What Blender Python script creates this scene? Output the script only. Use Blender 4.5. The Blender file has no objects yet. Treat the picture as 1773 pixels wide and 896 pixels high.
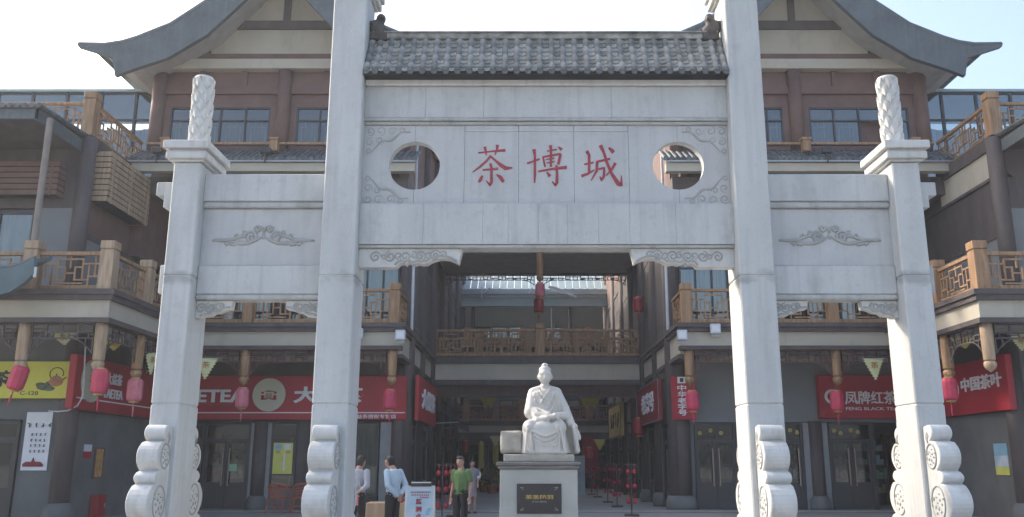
import bpy, bmesh, math, random
from mathutils import Vector, Matrix
R = math.radians
random.seed(7)
sc = bpy.context.scene
col = sc.collection

# ---------------- camera ----------------
CAM_H = 1.6; PITCH = R(13.1); FPX = 1513.0; PX, PY = 913.0, 448.0
cd = bpy.data.cameras.new('camera'); cam = bpy.data.objects.new('camera', cd); col.objects.link(cam)
cam.location = (0, 0, CAM_H); cam.rotation_euler = (R(90) + PITCH, 0, 0)
cd.sensor_width = 36; cd.lens = 36 * FPX / 1773; cd.shift_x = -(PX - 886.5) / 1773; cd.clip_end = 2000
sc.camera = cam
# ---------------- sky and sun ----------------
SUN_EL, SUN_AZ = 35.0, -58.0        # azimuth measured from +Y towards +X: behind the gate, to the left
w = bpy.data.worlds.new('World'); sc.world = w; w.use_nodes = True
nt = w.node_tree; nt.nodes.clear()
sky = nt.nodes.new('ShaderNodeTexSky'); sky.sky_type = 'NISHITA'; sky.sun_disc = False
sky.sun_elevation = R(SUN_EL); sky.sun_rotation = R(SUN_AZ)
sky.air_density = 1.0; sky.dust_density = 5.5; sky.ozone_density = 1.0
bg = nt.nodes.new('ShaderNodeBackground'); bg.inputs[1].default_value = 0.15
wo = nt.nodes.new('ShaderNodeOutputWorld')
nt.links.new(sky.outputs[0], bg.inputs[0]); nt.links.new(bg.outputs[0], wo.inputs[0])
sl = bpy.data.lights.new('sun', 'SUN'); so = bpy.data.objects.new('sun', sl); col.objects.link(so)
sl.energy = 1.3; sl.angle = R(3); sl.color = (1.0, 0.90, 0.78)
sdir = Vector((math.sin(R(SUN_AZ)) * math.cos(R(SUN_EL)), math.cos(R(SUN_AZ)) * math.cos(R(SUN_EL)), math.sin(R(SUN_EL))))
so.rotation_euler = sdir.to_track_quat('Z', 'Y').to_euler(); so.location = (-30, 20, 40)
sc.view_settings.view_transform = 'Standard'; sc.view_settings.look = 'None'
sc.view_settings.gamma = 1.0; sc.view_settings.exposure = 1.58

def atx(px, py, Xc):            # the point seen at a pixel on the plane x = Xc: (y, z)
    a = (px - PX) / FPX; b = (PY - py) / FPX; t = Xc / a
    return (math.cos(PITCH) - b * math.sin(PITCH)) * t, CAM_H + (math.sin(PITCH) + b * math.cos(PITCH)) * t
def at(px, py, Y):
    a = (px - PX) / FPX; b = (PY - py) / FPX
    dy = math.cos(PITCH) - b * math.sin(PITCH); dz = math.sin(PITCH) + b * math.cos(PITCH)
    t = Y / dy
    return a * t, CAM_H + dz * t

# ---------------- materials ----------------
M = {}
def mat(name, c, rough=0.7, var=0.15, scale=3.0, bump=0.0, bscale=30.0, stretch=(1, 1, 1), metal=0.0, c2=None,
        stain=0.0, stain_c=(0.05, 0.05, 0.045), stain_scale=0.8, emit=None, spec=0.5, rnd=0.0, band=None, streak=0.0):
    m = bpy.data.materials.new(name); m.use_nodes = True; t = m.node_tree; N = t.nodes; L = t.links
    p = N['Principled BSDF']; p.inputs['Roughness'].default_value = rough; p.inputs['Metallic'].default_value = metal
    p.inputs['Specular IOR Level'].default_value = spec
    tc = N.new('ShaderNodeTexCoord'); mp = N.new('ShaderNodeMapping'); mp.inputs['Scale'].default_value = stretch
    L.new(tc.outputs['Object'], mp.inputs[0])
    n1 = N.new('ShaderNodeTexNoise'); n1.inputs['Scale'].default_value = scale; n1.inputs['Detail'].default_value = 6
    L.new(mp.outputs[0], n1.inputs['Vector'])
    mix = N.new('ShaderNodeMix'); mix.data_type = 'RGBA'
    a = [x * (1 - var) for x in c]; b = list(c2) if c2 else [min(1, x * (1 + var)) for x in c]
    mix.inputs[6].default_value = (*a, 1); mix.inputs[7].default_value = (*b, 1)
    cr = N.new('ShaderNodeValToRGB'); cr.color_ramp.elements[0].position = 0.3; cr.color_ramp.elements[1].position = 0.7
    L.new(n1.outputs[0], cr.inputs[0]); L.new(cr.outputs[0], mix.inputs[0])
    out = mix.outputs[2]
    if stain > 0:
        n2 = N.new('ShaderNodeTexNoise'); n2.inputs['Scale'].default_value = stain_scale; n2.inputs['Detail'].default_value = 8
        n2.inputs['Roughness'].default_value = 0.65
        mp2 = N.new('ShaderNodeMapping'); mp2.inputs['Scale'].default_value = (2.2, 2.2, 0.9)
        L.new(tc.outputs['Object'], mp2.inputs[0]); L.new(mp2.outputs[0], n2.inputs['Vector'])
        r2 = N.new('ShaderNodeValToRGB'); r2.color_ramp.elements[0].position = 0.53; r2.color_ramp.elements[1].position = 0.78
        r2.color_ramp.elements[1].color = (stain, stain, stain, 1); r2.color_ramp.elements[0].color = (0, 0, 0, 1)
        L.new(n2.outputs[0], r2.inputs[0])
        mx = N.new('ShaderNodeMix'); mx.data_type = 'RGBA'; mx.inputs[7].default_value = (*stain_c, 1)
        L.new(r2.outputs[0], mx.inputs[0]); L.new(out, mx.inputs[6]); out = mx.outputs[2]
    if streak > 0:              # granite speckle and faint rain streaks
        for (sc3, scl, lo, hi, am, cc) in (((1, 1, 1), 38, 0.45, 0.62, streak * 0.25, 0.27), ((7, 7, 0.35), 1.3, 0.52, 0.74, streak * .8, 0.25), ((1, 1, 1), 7, 0.56, 0.70, streak * 0.55, 0.29)):
            mp6 = N.new('ShaderNodeMapping'); mp6.inputs['Scale'].default_value = sc3; L.new(tc.outputs['Object'], mp6.inputs[0])
            n6 = N.new('ShaderNodeTexNoise'); n6.inputs['Scale'].default_value = scl; n6.inputs['Detail'].default_value = 5; L.new(mp6.outputs[0], n6.inputs['Vector'])
            r6 = N.new('ShaderNodeMapRange'); r6.inputs[1].default_value = lo; r6.inputs[2].default_value = hi; r6.inputs[4].default_value = am; L.new(n6.outputs[0], r6.inputs[0])
            mx6 = N.new('ShaderNodeMix'); mx6.data_type = 'RGBA'; mx6.inputs[7].default_value = (cc, cc * 1.01, cc * .98, 1)
            L.new(r6.outputs[0], mx6.inputs[0]); L.new(out, mx6.inputs[6]); out = mx6.outputs[2]
    if band:                    # a damp, dirty patch round the joint in the shaft
        sx = N.new('ShaderNodeSeparateXYZ'); L.new(tc.outputs['Object'], sx.inputs[0])
        d = N.new('ShaderNodeMath'); d.operation = 'SUBTRACT'; d.inputs[1].default_value = band[0]; L.new(sx.outputs[2], d.inputs[0])
        ab = N.new('ShaderNodeMath'); ab.operation = 'ABSOLUTE'; L.new(d.outputs[0], ab.inputs[0])
        r4 = N.new('ShaderNodeMapRange'); r4.inputs[1].default_value = 0.05; r4.inputs[2].default_value = band[1]; r4.inputs[3].default_value = 1; r4.inputs[4].default_value = 0
        L.new(ab.outputs[0], r4.inputs[0])
        n5 = N.new('ShaderNodeTexNoise'); n5.inputs['Scale'].default_value = 2.4; n5.inputs['Detail'].default_value = 6; L.new(tc.outputs['Object'], n5.inputs[0])
        m5 = N.new('ShaderNodeMath'); m5.operation = 'MULTIPLY'; L.new(n5.outputs[0], m5.inputs[0]); L.new(r4.outputs[0], m5.inputs[1])
        r5 = N.new('ShaderNodeMapRange'); r5.inputs[1].default_value = 0.40; r5.inputs[2].default_value = 0.56; r5.inputs[4].default_value = 0.55; L.new(m5.outputs[0], r5.inputs[0])
        mx5 = N.new('ShaderNodeMix'); mx5.data_type = 'RGBA'; mx5.inputs[7].default_value = (0.20, 0.21, 0.215, 1)
        L.new(r5.outputs[0], mx5.inputs[0]); L.new(out, mx5.inputs[6]); out = mx5.outputs[2]
    if rnd > 0:
        oi = N.new('ShaderNodeObjectInfo'); mr = N.new('ShaderNodeMapRange'); mr.inputs[3].default_value = 1 - rnd; mr.inputs[4].default_value = 1 + rnd
        L.new(oi.outputs['Random'], mr.inputs[0]); ml = N.new('ShaderNodeVectorMath'); ml.operation = 'SCALE'
        L.new(out, ml.inputs[0]); L.new(mr.outputs[0], ml.inputs['Scale']); out = ml.outputs[0]
    L.new(out, p.inputs['Base Color'])
    if bump > 0:
        n3 = N.new('ShaderNodeTexNoise'); n3.inputs['Scale'].default_value = bscale; n3.inputs['Detail'].default_value = 5
        L.new(mp.outputs[0], n3.inputs['Vector'])
        bp = N.new('ShaderNodeBump'); bp.inputs['Strength'].default_value = bump; bp.inputs['Distance'].default_value = 0.02
        L.new(n3.outputs[0], bp.inputs['Height']); L.new(bp.outputs[0], p.inputs['Normal'])
    if emit:
        p.inputs['Emission Color'].default_value = (*emit[:3], 1); p.inputs['Emission Strength'].default_value = emit[3]
    M[name] = m; return m

def glass(name, tint, refl=0.12):
    m = bpy.data.materials.new(name); m.use_nodes = True; t = m.node_tree; N = t.nodes; L = t.links; N.clear()
    o = N.new('ShaderNodeOutputMaterial'); tr = N.new('ShaderNodeBsdfTransparent'); tr.inputs[0].default_value = (*tint, 1)
    g = N.new('ShaderNodeBsdfGlossy'); g.inputs['Roughness'].default_value = 0.04; g.inputs[0].default_value = (0.95, 0.98, 1, 1)
    tc = N.new('ShaderNodeTexCoord'); nz = N.new('ShaderNodeTexNoise'); nz.inputs['Scale'].default_value = 0.7
    bp = N.new('ShaderNodeBump'); bp.inputs['Strength'].default_value = 0.06; bp.inputs['Distance'].default_value = 0.1
    L.new(tc.outputs['Object'], nz.inputs[0]); L.new(nz.outputs[0], bp.inputs['Height']); L.new(bp.outputs[0], g.inputs['Normal'])
    lw = N.new('ShaderNodeFresnel'); lw.inputs[0].default_value = 1.5
    ad = N.new('ShaderNodeMath'); ad.operation = 'ADD'; ad.inputs[1].default_value = refl; ad.use_clamp = True
    L.new(lw.outputs[0], ad.inputs[0])
    mx = N.new('ShaderNodeMixShader'); L.new(ad.outputs[0], mx.inputs[0]); L.new(tr.outputs[0], mx.inputs[1]); L.new(g.outputs[0], mx.inputs[2])
    L.new(mx.outputs[0], o.inputs[0]); M[name] = m

mat('stone', (0.485, 0.50, 0.495), 0.8, 0.08, 1.7, 0.3, 60, (1, 1, 0.45), stain=0.42, stain_c=(0.22, 0.225, 0.215), stain_scale=1.1, streak=.4)
mat('stone_pillar', (0.49, 0.505, 0.50), 0.8, 0.08, 2.2, 0.3, 60, (1, 1, 0.25), stain=0.30, stain_c=(0.25, 0.26, 0.255), stain_scale=0.7, band=(4.33, 0.32), streak=.35)
mat('stone_beam', (0.42, 0.43, 0.42), 0.8, 0.12, 2.4, 0.3, 50, stain=0.7, stain_c=(0.14, 0.145, 0.13), stain_scale=1.8, streak=.5)
mat('stone_white', (0.55, 0.555, 0.54), 0.7, 0.08, 3, 0.2, 60, stain=0.5, stain_c=(0.24, 0.23, 0.17), stain_scale=1.6, streak=.3)
mat('pole', (0.22, 0.19, 0.165), 0.7, 0.15)
mat('marble', (0.52, 0.52, 0.505), 0.55, 0.07, 3, 0.12, 50, stain=0.25, stain_c=(0.33, 0.31, 0.27), stain_scale=2.0)
mat('rock', (0.40, 0.385, 0.35), 0.85, 0.2, 5, 0.8, 12, stain=0.4, stain_c=(0.22, 0.20, 0.16), stain_scale=2.5)
mat('panel_stone', (0.465, 0.475, 0.475), 0.8, 0.07, 1.4, 0.2, 70, stain=0.35, stain_c=(0.25, 0.26, 0.25), streak=.3)
mat('carving', (0.35, 0.355, 0.34), 0.85, 0.12, 5, 0.3, 60)
mat('joint', (0.13, 0.13, 0.125), 0.9, 0.2)
mat('tile', (0.15, 0.155, 0.143), 0.85, 0.35, 5, 0.5, 25, c2=(0.33, 0.33, 0.31), stain=0.5, stain_c=(0.07, 0.075, 0.065), stain_scale=3, rnd=0.28)
mat('tile_pan', (0.30, 0.305, 0.285), 0.85, 0.45, 7, 0.5, 25, c2=(0.50, 0.50, 0.46), stain=0.4, stain_c=(0.08, 0.085, 0.075), stain_scale=4, rnd=0.35)
mat('tile_dark', (0.07, 0.085, 0.095), 0.6, 0.3, 4, 0.4, 30, c2=(0.15, 0.17, 0.18))
mat('barge', (0.080, 0.100, 0.110), 0.6, 0.22, 1.2, 0.2, 20, stain=0.5, stain_c=(0.13, 0.14, 0.14), stain_scale=1.2, streak=.2)
mat('red_paint', (0.31, 0.052, 0.068), 0.75, 0.2, 20)
mat('cream', (0.44, 0.405, 0.33), 0.85, 0.08, 1.0, 0.2, 40, stain=0.45, stain_c=(0.22, 0.20, 0.16), stain_scale=0.9)
mat('soffit', (0.38, 0.37, 0.35), 0.9, 0.1)
mat('brown', (0.085, 0.070, 0.068), 0.7, 0.22, 2.0, 0.3, 20, (1, 1, 0.3), stain=0.5, stain_c=(0.14, 0.125, 0.12), stain_scale=2.2)
mat('red_brown', (0.150, 0.088, 0.074), 0.7, 0.15, 2.0, 0.2, 20, stain=0.4, stain_c=(0.08, 0.05, 0.045))
mat('wood', (0.31, 0.168, 0.082), 0.6, 0.3, 4.0, 0.4, 14, (3, 3, 0.35), c2=(0.42, 0.26, 0.14), stain=0.6, stain_c=(0.17, 0.12, 0.08), stain_scale=3)
mat('wood_pale', (0.40, 0.27, 0.165), 0.7, 0.25, 4.0, 0.4, 14, (3, 3, 0.35), c2=(0.47, 0.35, 0.24), stain=0.5, stain_c=(0.24, 0.18, 0.13), stain_scale=3)
mat('wood_red', (0.34, 0.16, 0.10), 0.7, 0.2, 3)
mat('fret', (0.12, 0.055, 0.04), 0.7, 0.2, 4)
mat('grey_wall', (0.135, 0.14, 0.14), 0.8, 0.16, 1.2, 0.2, 30, stain=0.5, stain_c=(0.085, 0.085, 0.08), stain_scale=1.4)
mat('grey_panel', (0.19, 0.20, 0.205), 0.7, 0.08, 1.0)
mat('dark_wall', (0.085, 0.078, 0.077), 0.8, 0.2, 1.5)
mat('dark', (0.022, 0.022, 0.024), 0.8, 0.3, 3)
mat('frame', (0.045, 0.042, 0.045), 0.45, 0.1, 4)
mat('jamb', (0.20, 0.21, 0.225), 0.4, 0.1, 4, metal=0.3)
mat('handle', (0.28, 0.22, 0.19), 0.35, 0.1, 4, metal=0.8)
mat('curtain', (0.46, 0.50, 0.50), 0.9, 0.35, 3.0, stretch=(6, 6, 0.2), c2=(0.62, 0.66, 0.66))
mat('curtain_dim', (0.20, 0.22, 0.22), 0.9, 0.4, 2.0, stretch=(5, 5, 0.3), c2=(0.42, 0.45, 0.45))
mat('sign_red', (0.33, 0.012, 0.028), 0.5, 0.16, 0.8, c2=(0.42, 0.022, 0.035))
mat('sign_dark_red', (0.20, 0.008, 0.018), 0.5, 0.15, 0.8)
mat('sign_yellow', (0.60, 0.57, 0.07), 0.5, 0.06, 0.8)
mat('sign_white', (0.72, 0.73, 0.74), 0.5, 0.05)
mat('sign_gold', (0.42, 0.33, 0.13), 0.5, 0.2, 1.2)
mat('emblem', (0.52, 0.52, 0.40), 0.5, 0.07, 2)
mat('ink', (0.035, 0.035, 0.04), 0.6, 0.1)
mat('teapot', (0.36, 0.14, 0.06), 0.5, 0.2, 6)
mat('leaf', (0.10, 0.13, 0.08), 0.7, 0.5, 12)
mat('lantern_red', (0.52, 0.045, 0.095), 0.55, 0.15, 4)
mat('lantern_pink', (0.58, 0.17, 0.21), 0.6, 0.2, 4)
mat('lantern_deep', (0.30, 0.012, 0.028), 0.5, 0.15, 4)
mat('gold', (0.45, 0.33, 0.10), 0.4, 0.1, metal=0.4)
mat('pennant', (0.62, 0.62, 0.33), 0.8, 0.1, 4)
mat('pennant_gold', (0.50, 0.45, 0.10), 0.8, 0.15, 4)
mat('pennant_ink', (0.42, 0.22, 0.10), 0.8, 0.1)
mat('black_granite', (0.022, 0.022, 0.026), 0.25, 0.2, 20)
mat('ped_stone', (0.40, 0.415, 0.40), 0.7, 0.10, 2.0, 0.2, 70, stain=0.3, stain_c=(0.22, 0.22, 0.19), stain_scale=1.5)
mat('ped_dark', (0.17, 0.165, 0.165), 0.7, 0.2, 4)
mat('ground', (0.27, 0.27, 0.26), 0.85, 0.12, 0.8, 0.2, 12, stain=0.3, stain_c=(0.11, 0.11, 0.105), stain_scale=0.4)
mat('kerb', (0.27, 0.265, 0.25), 0.85, 0.12, 1.5, 0.2, 20)
mat('skin', (0.40, 0.235, 0.17), 0.6, 0.06, 8)
mat('hair', (0.012, 0.010, 0.010), 0.5, 0.3, 60, 0.5, 80)
mat('shirt_blue', (0.42, 0.53, 0.64), 0.85, 0.06, 6, 0.4, 8)
mat('shirt_grey', (0.36, 0.37, 0.42), 0.85, 0.06, 6, 0.4, 8)
mat('shirt_green', (0.115, 0.20, 0.075), 0.85, 0.08, 6, 0.4, 8)
mat('trousers', (0.018, 0.018, 0.022), 0.85, 0.2, 6, 0.4, 8)
mat('dress', (0.24, 0.21, 0.23), 0.85, 0.2, 6)
mat('shoe', (0.03, 0.03, 0.03), 0.5, 0.2)
mat('chair_red', (0.42, 0.10, 0.055), 0.55, 0.2, 25, 0.5, 60)
mat('cloth', (0.44, 0.31, 0.20), 0.9, 0.12, 2, 0.3, 10, (4, 4, 0.5))
mat('metal', (0.35, 0.36, 0.38), 0.4, 0.1, metal=0.6)
mat('lamp_white', (0.55, 0.57, 0.60), 0.4, 0.1)
mat('paper_white', (0.68, 0.70, 0.73), 0.6, 0.04)
mat('paper_blue', (0.35, 0.52, 0.66), 0.6, 0.15, 1.5, c2=(0.62, 0.68, 0.72))
mat('poster_yellow', (0.62, 0.62, 0.14), 0.5, 0.08, 3)
mat('poster_green', (0.25, 0.48, 0.30), 0.5, 0.1)
mat('poster_orange', (0.50, 0.28, 0.10), 0.5, 0.25, 6)
mat('poster_sky', (0.25, 0.45, 0.58), 0.5, 0.1)
mat('awning', (0.04, 0.055, 0.08), 0.7, 0.2)
mat('metal_roof', (0.33, 0.42, 0.42), 0.5, 0.08, 1.0)
mat('teal', (0.085, 0.135, 0.15), 0.6, 0.2, 2, 0.2, 12)
mat('cable', (0.55, 0.56, 0.57), 0.5, 0.1)
mat('foliage', (0.07, 0.10, 0.035), 0.7, 0.4, 10, c2=(0.14, 0.17, 0.06))
mat('bronze', (0.075, 0.068, 0.062), 0.75, 0.3, 8, 0.5, 20)
glass('pane', (0.66, 0.70, 0.70), 0.05)
glass('pane_dark', (0.55, 0.58, 0.58), 0.015)
glass('pane_blue', (0.60, 0.66, 0.67), 0.08)

# ---------------- mesh helpers ----------------
class MB:
    def __init__(s): s.v = []; s.f = []
    def add(s, vs, fs):
        n = len(s.v); s.v += [tuple(v) for v in vs]; s.f += [tuple(i + n for i in f) for f in fs]; return s
    def box(s, x0, x1, y0, y1, z0, z1):
        x0, x1 = min(x0, x1), max(x0, x1); y0, y1 = min(y0, y1), max(y0, y1); z0, z1 = min(z0, z1), max(z0, z1)
        return s.add([(x, y, z) for z in (z0, z1) for y in (y0, y1) for x in (x0, x1)],
                     [(0, 2, 3, 1), (4, 5, 7, 6), (0, 1, 5, 4), (2, 6, 7, 3), (0, 4, 6, 2), (1, 3, 7, 5)])
    def bar(s, p, q, w, h=None):
        h = h or w; p = Vector(p); q = Vector(q); d = (q - p).normalized()
        up = Vector((0, 0, 1)) if abs(d.z) < 0.9 else Vector((0, 1, 0))
        a = d.cross(up).normalized() * w / 2; b = a.normalized().cross(d).normalized() * h / 2
        vs = [c + sa * a + sb * b for c in (p, q) for sa, sb in ((-1, -1), (1, -1), (1, 1), (-1, 1))]
        return s.add(vs, [(3, 2, 1, 0), (4, 5, 6, 7), (0, 1, 5, 4), (1, 2, 6, 5), (2, 3, 7, 6), (3, 0, 4, 7)])
    def tube(s, pts, rad, n=8, sy=1.0, ax=None):
        pts = [Vector(p) for p in pts]; m = len(pts); rads = rad if isinstance(rad, (list, tuple)) else [rad] * m
        vs = []
        for i, p in enumerate(pts):
            d = (pts[min(i + 1, m - 1)] - pts[max(i - 1, 0)]).normalized()
            u = ax or (Vector((0, 0, 1)) if abs(d.z) < 0.9 else Vector((0, 1, 0)))
            a = d.cross(u).normalized(); b = a.cross(d).normalized()
            for k in range(n):
                t = 2 * math.pi * k / n; vs.append(p + rads[i] * (math.cos(t) * a + sy * math.sin(t) * b))
        fs = [(i * n + k, i * n + (k + 1) % n, (i + 1) * n + (k + 1) % n, (i + 1) * n + k) for i in range(m - 1) for k in range(n)]
        fs += [tuple(range(n - 1, -1, -1)), tuple((m - 1) * n + k for k in range(n))]
        return s.add(vs, fs)
    def lathe(s, prof, c=(0, 0, 0), n=16):
        vs = []; m = len(prof)
        for r, z in prof:
            for k in range(n):
                t = 2 * math.pi * k / n; vs.append((c[0] + r * math.cos(t), c[1] + r * math.sin(t), c[2] + z))
        fs = [(i * n + k, i * n + (k + 1) % n, (i + 1) * n + (k + 1) % n, (i + 1) * n + k) for i in range(m - 1) for k in range(n)]
        fs += [tuple(range(n - 1, -1, -1)), tuple((m - 1) * n + k for k in range(n))]
        return s.add(vs, fs)
    def prism(s, poly, fn, lo, hi):
        n = len(poly); vs = [fn(a, b, t) for t in (lo, hi) for a, b in poly]
        fs = [tuple(range(n - 1, -1, -1)), tuple(range(n, 2 * n))] + [(i, (i + 1) % n, n + (i + 1) % n, n + i) for i in range(n)]
        return s.add(vs, fs)
    def ball(s, c, r, rot=None, n=12, m=8):
        r = r if isinstance(r, (tuple, list)) else (r, r, r); vs = []; c = Vector(c)
        for i in range(m + 1):
            ph = math.pi * i / m
            for k in range(n):
                t = 2 * math.pi * k / n
                q = Vector((r[0] * math.sin(ph) * math.cos(t), r[1] * math.sin(ph) * math.sin(t), r[2] * math.cos(ph)))
                if rot: q = rot @ q
                vs.append(c + q)
        fs = [(i * n + k, (i + 1) * n + k, (i + 1) * n + (k + 1) % n, i * n + (k + 1) % n) for i in range(m) for k in range(n)]
        return s.add(vs, fs)
    def limb(s, p, q, r0, r1, sx=1.0, n=12):      # tapered capsule
        p = Vector(p); q = Vector(q); d = (q - p).normalized(); pts = []; rr = []
        for t in (0.05, 0.5, 0.85): pts.append(p - d * r0 * (1 - t)); rr.append(r0 * math.sin(math.acos(1 - t)))
        pts.append(p); rr.append(r0); pts.append(q); rr.append(r1)
        for t in (0.85, 0.5, 0.05): pts.append(q + d * r1 * (1 - t)); rr.append(r1 * math.sin(math.acos(1 - t)))
        return s.tube(pts, rr, n, sx)

def tag(o, label=None, cat=None, group=None, kind=None, category=None):
    cat = cat or category
    if label: o['label'] = label
    if cat: o['category'] = cat
    if group: o['group'] = group
    if kind: o['kind'] = kind
    return o
def empty(name, loc=(0, 0, 0), label=None, cat=None, group=None, rz=0):
    o = bpy.data.objects.new(name, None); col.objects.link(o); o.location = loc; o.rotation_euler = (0, 0, rz)
    o.empty_display_size = 0.2; tag(o, label, cat, group); return o
ROOTLOC = {}
def wloc(p):
    v = Vector((0, 0, 0))
    while p is not None: v += Vector(p.location); p = p.parent
    return v
def obj(name, mb, m, parent=None, smooth=False, bevel=0.0, local=False, **kw):
    me = bpy.data.meshes.new(name); me.from_pydata(mb.v, [], mb.f); me.update()
    bm = bmesh.new(); bm.from_mesh(me)
    bmesh.ops.remove_doubles(bm, verts=bm.verts, dist=1e-5)
    bmesh.ops.recalc_face_normals(bm, faces=bm.faces)
    if bevel > 0:
        es = [e for e in bm.edges if len(e.link_faces) == 2 and e.calc_face_angle(0) > 0.6]
        bmesh.ops.bevel(bm, geom=es, offset=bevel, segments=1, affect='EDGES', clamp_overlap=True)
    o = bpy.data.objects.new(name, me); col.objects.link(o)
    if parent is not None:
        o.parent = parent
        if not local: bm.transform(Matrix.Translation(-wloc(parent)))
    elif not local and bm.verts:                 # a single-mesh thing: put its origin at its base
        xs = [v.co.x for v in bm.verts]; ys = [v.co.y for v in bm.verts]; zs = [v.co.z for v in bm.verts]
        c = Vector(((min(xs) + max(xs)) / 2, (min(ys) + max(ys)) / 2, min(zs)))
        bm.transform(Matrix.Translation(-c)); o.location = c
    bm.to_mesh(me); bm.free()
    if smooth:
        for p in me.polygons: p.use_smooth = True
    me.materials.append(M[m])
    tag(o, **kw); return o
def remesh(name, mb, m, parent, voxel=0.015, it=3, local=False, **kw):
    o = obj(name, mb, m, parent, local=local, **kw)
    md = o.modifiers.new('r', 'REMESH'); md.mode = 'VOXEL'; md.voxel_size = voxel; md.use_smooth_shade = True
    if it:
        sm = o.modifiers.new('s', 'SMOOTH'); sm.iterations = it; sm.factor = 0.5
    dg = bpy.context.evaluated_depsgraph_get(); dg.update()
    me = bpy.data.meshes.new_from_object(o.evaluated_get(dg)); o.modifiers.clear()
    old = o.data; o.data = me; bpy.data.meshes.remove(old); me.name = name
    if not me.materials: me.materials.append(M[m])
    for p in me.polygons: p.use_smooth = True
    return o
def copy_tree(o, parent=None):
    c = o.copy(); col.objects.link(c)
    if parent is not None: c.parent = parent
    for ch in list(o.children): copy_tree(ch, c)
    return c
_txt = {}
def text(s, c, xd, w, h, m, parent, thick=0.02, bold=0.0, name='lettering', up=(0, 0, 1)):
    """lettering centred on c, running along xd, fitted to w x h"""
    cu = bpy.data.curves.new('t', 'FONT'); cu.body = s; cu.size = 1; cu.extrude = 0.02; cu.offset = bold; cu.resolution_u = 3
    o = bpy.data.objects.new('t', cu); col.objects.link(o)
    dg = bpy.context.evaluated_depsgraph_get(); dg.update()
    me = bpy.data.meshes.new_from_object(o.evaluated_get(dg)); bpy.data.objects.remove(o); bpy.data.curves.remove(cu)
    xs = [v.co.x for v in me.vertices]; ys = [v.co.y for v in me.vertices]
    x0, x1, y0, y1 = min(xs), max(xs), min(ys), max(ys)
    sx = w / (x1 - x0); sy = h / (y1 - y0)
    xd = Vector(xd).normalized(); up = Vector(up).normalized(); n = xd.cross(up).normalized()
    c = Vector(c)
    vs = [c + xd * (v.co.x - (x0 + x1) / 2) * sx + up * (v.co.y - (y0 + y1) / 2) * sy + n * (v.co.z / 0.02 * thick / 2 + thick / 2) for v in me.vertices]
    fs = [tuple(p.vertices) for p in me.polygons]; bpy.data.meshes.remove(me)
    mb = MB(); mb.add(vs, fs)
    return obj(name, mb, m, parent)
def ribbon(pts, P, y, th, mb):
    """brush stroke: polyline of (x, y, width) in drawing pixels, mapped by P, raised th in front of plane y"""
    q = []
    for i in range(len(pts) - 1):
        a, b = pts[i], pts[i + 1]; n = 4
        for k in range(n): t = k / n; q.append(tuple(a[j] * (1 - t) + b[j] * t for j in range(3)))
    q.append(pts[-1]); L = []; Rr = []
    for i, p in enumerate(q):
        a = q[max(i - 1, 0)]; b = q[min(i + 1, len(q) - 1)]
        dx, dy = b[0] - a[0], b[1] - a[1]; l = math.hypot(dx, dy) or 1; nx, ny = -dy / l, dx / l
        hw = p[2] * 0.80
        L.append((p[0] + nx * hw, p[1] + ny * hw)); Rr.append((p[0] - nx * hw, p[1] - ny * hw))
    for i in range(len(q) - 1):
        poly = [P(*L[i]), P(*L[i + 1]), P(*Rr[i + 1]), P(*Rr[i])]
        mb.prism(poly, lambda a, b, t: (a, t, b), y - th, y + 0.004)
def spiral(cx, cz, r0, r1, turns, a0=0.0, n=28, flip=1):
    return [(cx + flip * (r0 + (r1 - r0) * i / n) * math.cos(a0 + 2 * math.pi * turns * i / n),
             cz + (r0 + (r1 - r0) * i / n) * math.sin(a0 + 2 * math.pi * turns * i / n)) for i in range(n + 1)]
def relief(mb, pts, y, r, taper=True):
    n = len(pts); P = [(x, y, z) for x, z in pts]
    r = r * 1.5
    rad = [r * (0.35 + 0.65 * math.sin(math.pi * (0.08 + 0.84 * i / (n - 1)))) if taper else r for i in range(n)]
    mb.tube(P, rad, 6, 1.0, Vector((0, 1, 0)))
# ================= ground =================
g = MB(); g.add([(-260, -260, 0), (260, -260, 0), (260, 260, 0), (-260, 260, 0)], [(0, 1, 2, 3)])
go = obj('ground', g, 'ground', None, kind='structure'); 
pv = MB()                       # paved apron of the shops: a low step in front of the facades
pv.box(-26, 27, 29.3, 30.0, 0, 0.06)
obj('pavement', pv, 'kerb', None, kind='structure', bevel=0.02)

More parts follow.
